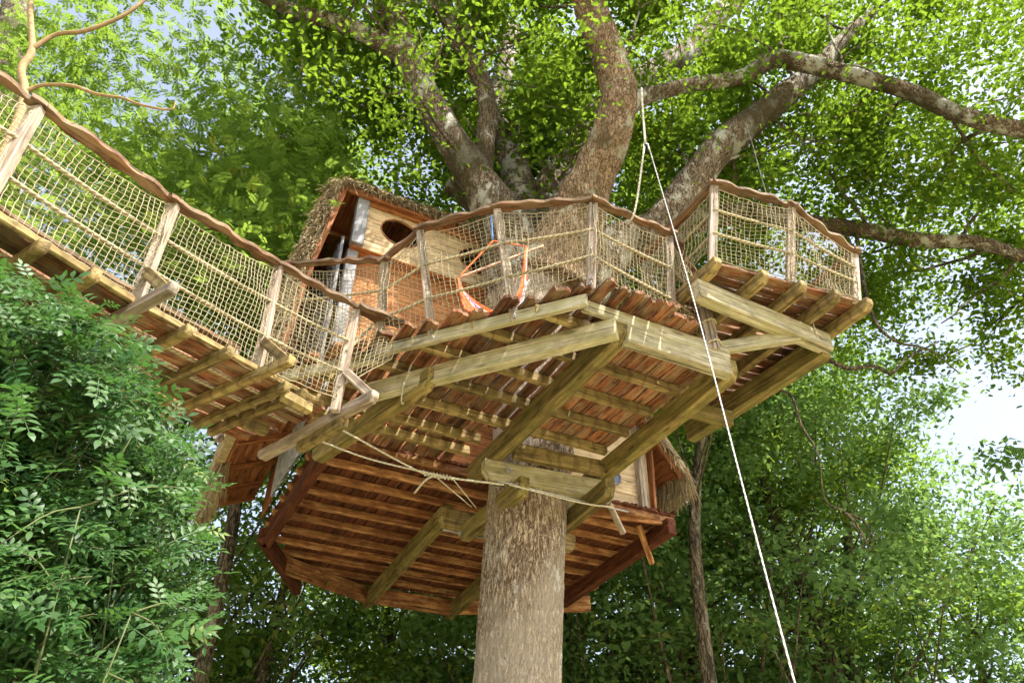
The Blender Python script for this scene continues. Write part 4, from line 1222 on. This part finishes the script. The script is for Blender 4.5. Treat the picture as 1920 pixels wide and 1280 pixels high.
for L in ([(1500, 425, 8.6, 7), (1484, 560, 8.2, 6), (1468, 650, 7.8, 6), (1455, 720, 7.6, 5), (1484, 742, 7.6, 5), (1504, 800, 7.6, 5), (1534, 852, 7.6, 4), (1546, 935, 7.6, 4), (1582, 958, 7.6, 3), (1608, 985, 7.6, 5), (1632, 1030, 7.6, 2)],
          [(1582, 962, 7.6, 5), (1618, 975, 7.6, 4), (1640, 1010, 7.6, 2)], [(1600, 980, 7.6, 4), (1612, 1005, 7.6, 3), (1622, 1035, 7.6, 1.5)],
          [(1605, 432, 8.6, 8), (1618, 520, 8.2, 7), (1640, 600, 8.0, 6), (1680, 640, 8.0, 5), (1740, 655, 8.0, 4), (1800, 700, 8.0, 2)], [(1480, 590, 8.1, 8), (1500, 650, 8.2, 8), (1520, 690, 8.2, 8), (1552, 676, 8.2, 9), (1590, 690, 8.2, 8), (1640, 686, 8.2, 7), (1672, 700, 8.2, 6), (1700, 672, 8.2, 5), (1760, 640, 8.3, 3)]):
    V, F, sp = limb_mesh(px_limb(L), k=8, n=40, seed=9, rough=0.1)
    me = bpy.data.meshes.new('dead_branch'); me.from_pydata(V.tolist(), [], F); me.polygons.foreach_set('use_smooth', np.ones(len(F), dtype=bool))
    mesh_obj('dead_branch', me, M_bgbark, oak)

# ------------------------------------------------------------------ ash bush in front of the bridge
rg = np.random.default_rng(21)
bush = thing('ash_sapling', (-2.3, 3.1, 0), 'dense young ash with glossy feathery leaves in front of the footbridge', 'ash tree')
smb = MB(); apos = []; adir = []
OUTL = [(-400, 420), (0, 500), (110, 540), (205, 605), (265, 690), (320, 790), (362, 890), (382, 1010), (390, 1300), (395, 2500)]
def bush_ok(p, m=0):
    """inside the sheared-off outline of the bush"""
    w = in_view(p)
    if w is None: return True
    if w[0] > 395 - m: return False
    return w[1] > np.interp(w[0], [q[0] for q in OUTL], [q[1] for q in OUTL]) + m + 18 * math.sin(w[0] * 0.05) + rg.normal(0, 14)
stems = []
for i in range(190):
    base = np.array([-2.6 + rg.normal(0, 0.5), 3.0 + rg.normal(0, 0.35), 0.0])
    tip = np.array([rg.uniform(-3.3, -1.25), rg.uniform(2.45, 3.6), EYE + rg.uniform(0.2, 2.95)])
    # the outline falls away to the right
    lim = 2.95 - 1.05 * max(0, tip[0] + 2.3)
    tip[2] = min(tip[2], EYE + lim)
    for tr_ in range(12):
        if bush_ok(tip, 40): break
        tip[2] -= 0.15; tip[0] -= 0.05
    mid = (base + tip) / 2 + rg.normal(0, 0.15, 3)
    P = spline([base, mid, tip], 14)
    smb.tube(P, np.linspace(0.010, 0.0025, 14), 5)
    stems.append(P)
    for k in range(4, 14):
        for s in range(2):
            d = rg.normal(0, 1, 3) + np.array([0.25, -0.35, 0.25]); d /= np.linalg.norm(d)
            L = rg.uniform(0.15, 0.5)
            q = spline([P[k], P[k] + d * L * 0.5 + np.array([0, 0, 0.02]), P[k] + d * L + np.array([0, 0, -0.03])], 6)
            if bush_ok(q[-1], 10): smb.tube(q, np.linspace(0.004, 0.0015, 6), 5)
            for m_ in range(2, 6):
                for w in range(2 + (m_ % 2)):
                    if not bush_ok(q[m_]): continue
                    apos.append(q[m_]); e = d * 0.7 + rg.normal(0, 0.6, 3) + np.array([0, -0.2, -0.1]); adir.append(e)
st = mesh_obj('stems', smb.mesh('stems'), M_greenstem, bush); st['kind'] = 'stuff'
apos = np.array(apos); adir = unit(np.array(adir))
zn = unit(np.array([0.1, -0.55, 0.8]) + rg.normal(0, 0.38, adir.shape))
ax = unit(adir - zn * np.sum(adir * zn, axis=1, keepdims=True)); ay = np.cross(zn, ax)
AR = np.stack([ax, ay, zn], axis=-1)
asc = rg.uniform(0.085, 0.165, len(apos)); atn = np.clip(rg.normal(0.45, 0.28, len(apos)), 0, 1)
best = []
for i in range(len(apos)):
    w = in_view(apos[i])
    if w and -20 < w[0] < 700 and 300 < w[1] < 1300: best.append((w[2] / asc[i], i))
best.sort(); top300 = [i for _, i in best[:300]]
mask = np.ones(len(apos), bool); mask[top300] = False
ASH3_V, ASH3_F = pinnate_template(3, False); ASH3_T = split_tris(ASH3_F)
fr_ = mask & (apos[:, 1] < 3.1); bk_ = mask & ~fr_
me = leaf_mesh('foliage', ASH_V, ASH_T, apos[fr_], AR[fr_], asc[fr_], atn[fr_])
fo = mesh_obj('foliage', me, M_ashleaf, bush); fo['kind'] = 'stuff'
me = leaf_mesh('inner_foliage', ASH3_V, ASH3_T, apos[bk_], AR[bk_], asc[bk_] * 1.05, atn[bk_])
fo = mesh_obj('inner_foliage', me, M_ashleaf, bush); fo['kind'] = 'stuff'
lme = [poly_mesh_from_template('leaf', ASH_V, ASH_F, t) for t in (0.2, 0.5, 0.8)]
for m_ in lme: m_.materials.append(M_ashleaf)
for i in top300:
    M = Matrix(AR[i].tolist()).to_4x4() @ Matrix.Scale(float(asc[i]), 4); M.translation = Vector(apos[i])
    mesh_obj('leaf', lme[i % 3], None, bush, M)
print('ash leaves', len(apos))

# ------------------------------------------------------------------ woodland trees behind
def tree_variant(seed, crown_r, crown_h, base_h, nclump, per, leaf, trunk_r, tmpl, lean=0.4, clump_r=0.75):
    rg = np.random.default_rng(seed)
    mb = MB(); cl = []
    top_h = base_h + crown_h
    sp = spline([(0, 0, -0.3, trunk_r * 1.35), (rg.normal(0, 0.1), rg.normal(0, 0.1), 1.2, trunk_r), (rg.normal(0, lean * 0.5), rg.normal(0, lean * 0.5), top_h * 0.45, trunk_r * 0.75), (rg.normal(0, lean), rg.normal(0, lean), top_h * 0.72, trunk_r * 0.45), (rg.normal(0, lean), rg.normal(0, lean), top_h * 0.96, trunk_r * 0.1)], 40)
    mb.tube(sp[:, :3], sp[:, 3], 14)
    for i in range(nclump):
        t = rg.uniform(0.0, 1.0); hz = base_h + crown_h * t
        prof = math.sin(math.pi * (0.12 + 0.86 * t ** 0.85)) ** 0.7
        a = rg.uniform(0, 2 * math.pi); rr = crown_r * prof * math.sqrt(rg.uniform(0.12, 1.0)) * rg.uniform(0.8, 1.15)
        c = np.array([rr * math.cos(a), rr * math.sin(a), hz + rg.normal(0, 0.25)])
        cl.append(c)
        if i % 3 == 0:
            k = int(np.clip((hz - 1.0 - 0.35 * rr) / top_h, 0.2, 0.9) * 39); p = sp[k, :3]
            mid = (p + c) / 2 + np.array([0, 0, -0.15 * rr]) + rg.normal(0, 0.2, 3)
            q = spline([p, mid, c], 9); mb.tube(q, np.linspace(max(0.022, sp[k, 3] * 0.28), 0.008, 9), 5)
    cl = np.array(cl)
    size = rg.uniform(0.6, 1.25, len(cl)) * clump_r
    cen = np.repeat(cl, per, axis=0); ss = np.repeat(size, per)[:, None]
    d = rg.normal(0, 0.5, cen.shape); pos = cen + d * ss * np.array([1, 1, 0.55])
    nr = unit(np.array([0, 0, 0.9]) + rg.normal(0, 0.6, pos.shape))
    R_ = rot_frames(nr, rg)
    sc = leaf * rg.uniform(0.7, 1.35, len(pos))
    tn = np.clip(np.repeat(rg.normal(0.5, 0.2, len(cl)), per) + rg.normal(0, 0.2, len(pos)), 0, 1)
    TV, TF = tmpl
    return mb.mesh('trunk'), leaf_mesh('crown', TV, TF, pos, R_, sc, tn)
RH = rhomb_template()
VAR = [tree_variant(101, 3.4, 10.0, 3.0, 150, 190, 0.125, 0.20, RH),
       tree_variant(102, 3.0, 9.0, 2.2, 130, 190, 0.12, 0.15, RH),
       tree_variant(103, 4.0, 9.0, 3.5, 170, 180, 0.13, 0.22, RH),
       tree_variant(104, 2.6, 6.5, 0.8, 120, 180, 0.11, 0.10, RH),
       tree_variant(105, 3.3, 6.5, 8.0, 120, 200, 0.13, 0.20, RH, lean=0.7),
       tree_variant(106, 2.0, 5.0, 8.2, 70, 150, 0.12, 0.115, RH, lean=0.45)]
for tm, cm in VAR: tm.materials.append(M_bgbark)
for i, (tm, cm) in enumerate(VAR): cm.materials.append(M_bgleaf if i not in (2, 3) else M_bgleaf2)
def wood_tree(x, y, var, s, rot, label, group='woodland trees behind the treehouse', name='woodland_tree'):
    t = bpy.data.objects.new(name, None)
    M = Matrix.Translation((x, y, 0)) @ Matrix.Rotation(rot, 4, 'Z') @ Matrix.Scale(s, 4)
    put(t, M); tag(t, label, 'tree', group)
    tm, cm = VAR[var]
    mesh_obj('trunk', tm, None, t, M); c = mesh_obj('crown', cm, None, t, M); c['kind'] = 'stuff'
    return t
rr = random.Random(4)
def az_pt(az, d): return d * math.sin(math.radians(az)), d * math.cos(math.radians(az))
# rows of trees: azimuth, distance, variant, scale
wood_tree(*az_pt(13.6, 10.8), 5, 1.0, 1.0, 'slender tree with pale blotched trunk just right of the cabin', None)
wood_tree(*az_pt(19.3, 14.5), 5, 0.95, 2.6, 'thin dark-trunked tree behind the long white rope', None)
wood_tree(*az_pt(-20.6, 12.0), 5, 1.15, 4.0, 'dark-trunked tree standing left of the cabin floor', None)
rows = [(22.5, 15.5, 2, 0.98)]
for az in range(-58, 24, 8): rows.append((az + rr.uniform(-2, 2), rr.uniform(15.5, 18), rr.choice((0, 1, 2)), rr.uniform(0.95, 1.15)))
for az in range(-8, 22, 10): rows.append((az + rr.uniform(-2, 2), rr.uniform(22, 26), rr.choice((0, 2)), rr.uniform(1.1, 1.4)))
for az in range(-60, 62, 13): rows.append((az + rr.uniform(-2, 2), rr.uniform(17, 21), 3, rr.uniform(0.9, 1.2)))
for (az, d, v_, s_) in rows:
    x, y = az_pt(az, d)
    wood_tree(x, y, v_, s_, rr.uniform(0, 6.28), ['tall leafy tree in the dense wood behind the treehouse', 'slim leafy tree in the dense wood behind the treehouse', 'broad bluish-green tree in the wood behind the treehouse', 'low bushy tree filling the wood\'s lower edge behind the treehouse'][v_], ['tall trees of the wood', 'slim trees of the wood', 'broad trees of the wood', 'low bushy trees of the wood'][v_])

# ------------------------------------------------------------------ tall ash behind the footbridge, upper left
rg = np.random.default_rng(33)
ash = thing('tall_ash_tree', (-6.6, 8.6, 0), 'tall feathery-leaved ash behind the footbridge, with tan boughs', 'ash tree')
V, F, sp = limb_mesh(px_limb([(-40, 1250, 9.0, 70), (-20, 700, 9.0, 66), (5, 300, 9.0, 62), (15, 130, 9.0, 60), (30, 30, 9.0, 54), (50, -90, 9.0, 46)]), seed=50)
me = bpy.data.meshes.new('trunk'); me.from_pydata(V.tolist(), [], F); me.polygons.foreach_set('use_smooth', np.ones(len(F), dtype=bool))
mesh_obj('trunk', me, M_bgbark, ash)
for L in ([(-15, 640, 8.9, 20), (-80, 520, 7.2, 20), (-60, 420, 5.6, 18), (20, 260, 5.6, 18), (46, 175, 5.6, 15), (40, 130, 5.6, 14), (60, 92, 5.6, 12), (57, 20, 5.6, 10), (62, -60, 5.6, 9)],
          [(60, 92, 5.6, 10), (105, 65, 5.6, 8), (150, 60, 5.6, 8), (195, 46, 5.6, 7), (240, 24, 5.6, 7), (290, -15, 5.6, 6)],
          [(48, 172, 5.6, 10), (80, 160, 5.6, 7), (135, 161, 5.6, 7), (180, 176, 5.6, 6), (230, 184, 5.6, 5), (262, 196, 5.6, 5), (318, 206, 5.6, 4), (330, 190, 5.6, 2)]):
    V, F, sp = limb_mesh(px_limb(L), k=12, n=50, seed=3)
    me = bpy.data.meshes.new('bough'); me.from_pydata(V.tolist(), [], F); me.polygons.foreach_set('use_smooth', np.ones(len(F), dtype=bool))
    mesh_obj('bough', me, M_tanbark, ash)
pp = []
for i in range(16000):
    x, y, h_ = rg.uniform(-10, -1.6), rg.uniform(6.5, 13), rg.uniform(4.8, 14)
    if noise.noise(Vector((x * 0.5 + 9, y * 0.5, h_ * 0.6))) < 0.02: continue
    w = in_view((x, y, h_ + EYE))
    if not w or w[0] > 690 - 0.2 * max(0, w[1]) or w[1] > 560: continue
    pp.append((x, y, h_ + EYE))
pp = np.array(pp)[:2600]
cen = np.repeat(pp, 6, axis=0); pos = cen + rg.normal(0, 0.22, cen.shape)
zn = unit(np.array([0, 0, 1.0]) + rg.normal(0, 0.5, pos.shape))
R_ = rot_frames(zn, rg)
me = leaf_mesh('crown', ASH2_V, ASH2_T, pos, R_, rg.uniform(0.14, 0.23, len(pos)), np.clip(rg.normal(0.5, 0.25, len(pos)), 0, 1))
c = mesh_obj('crown', me, M_bgleaf, ash); c['kind'] = 'stuff'
print('tris', sum(len(m.polygons) for m in bpy.data.meshes), 'objects', len(bpy.data.objects), 'ash clumps', len(pp))
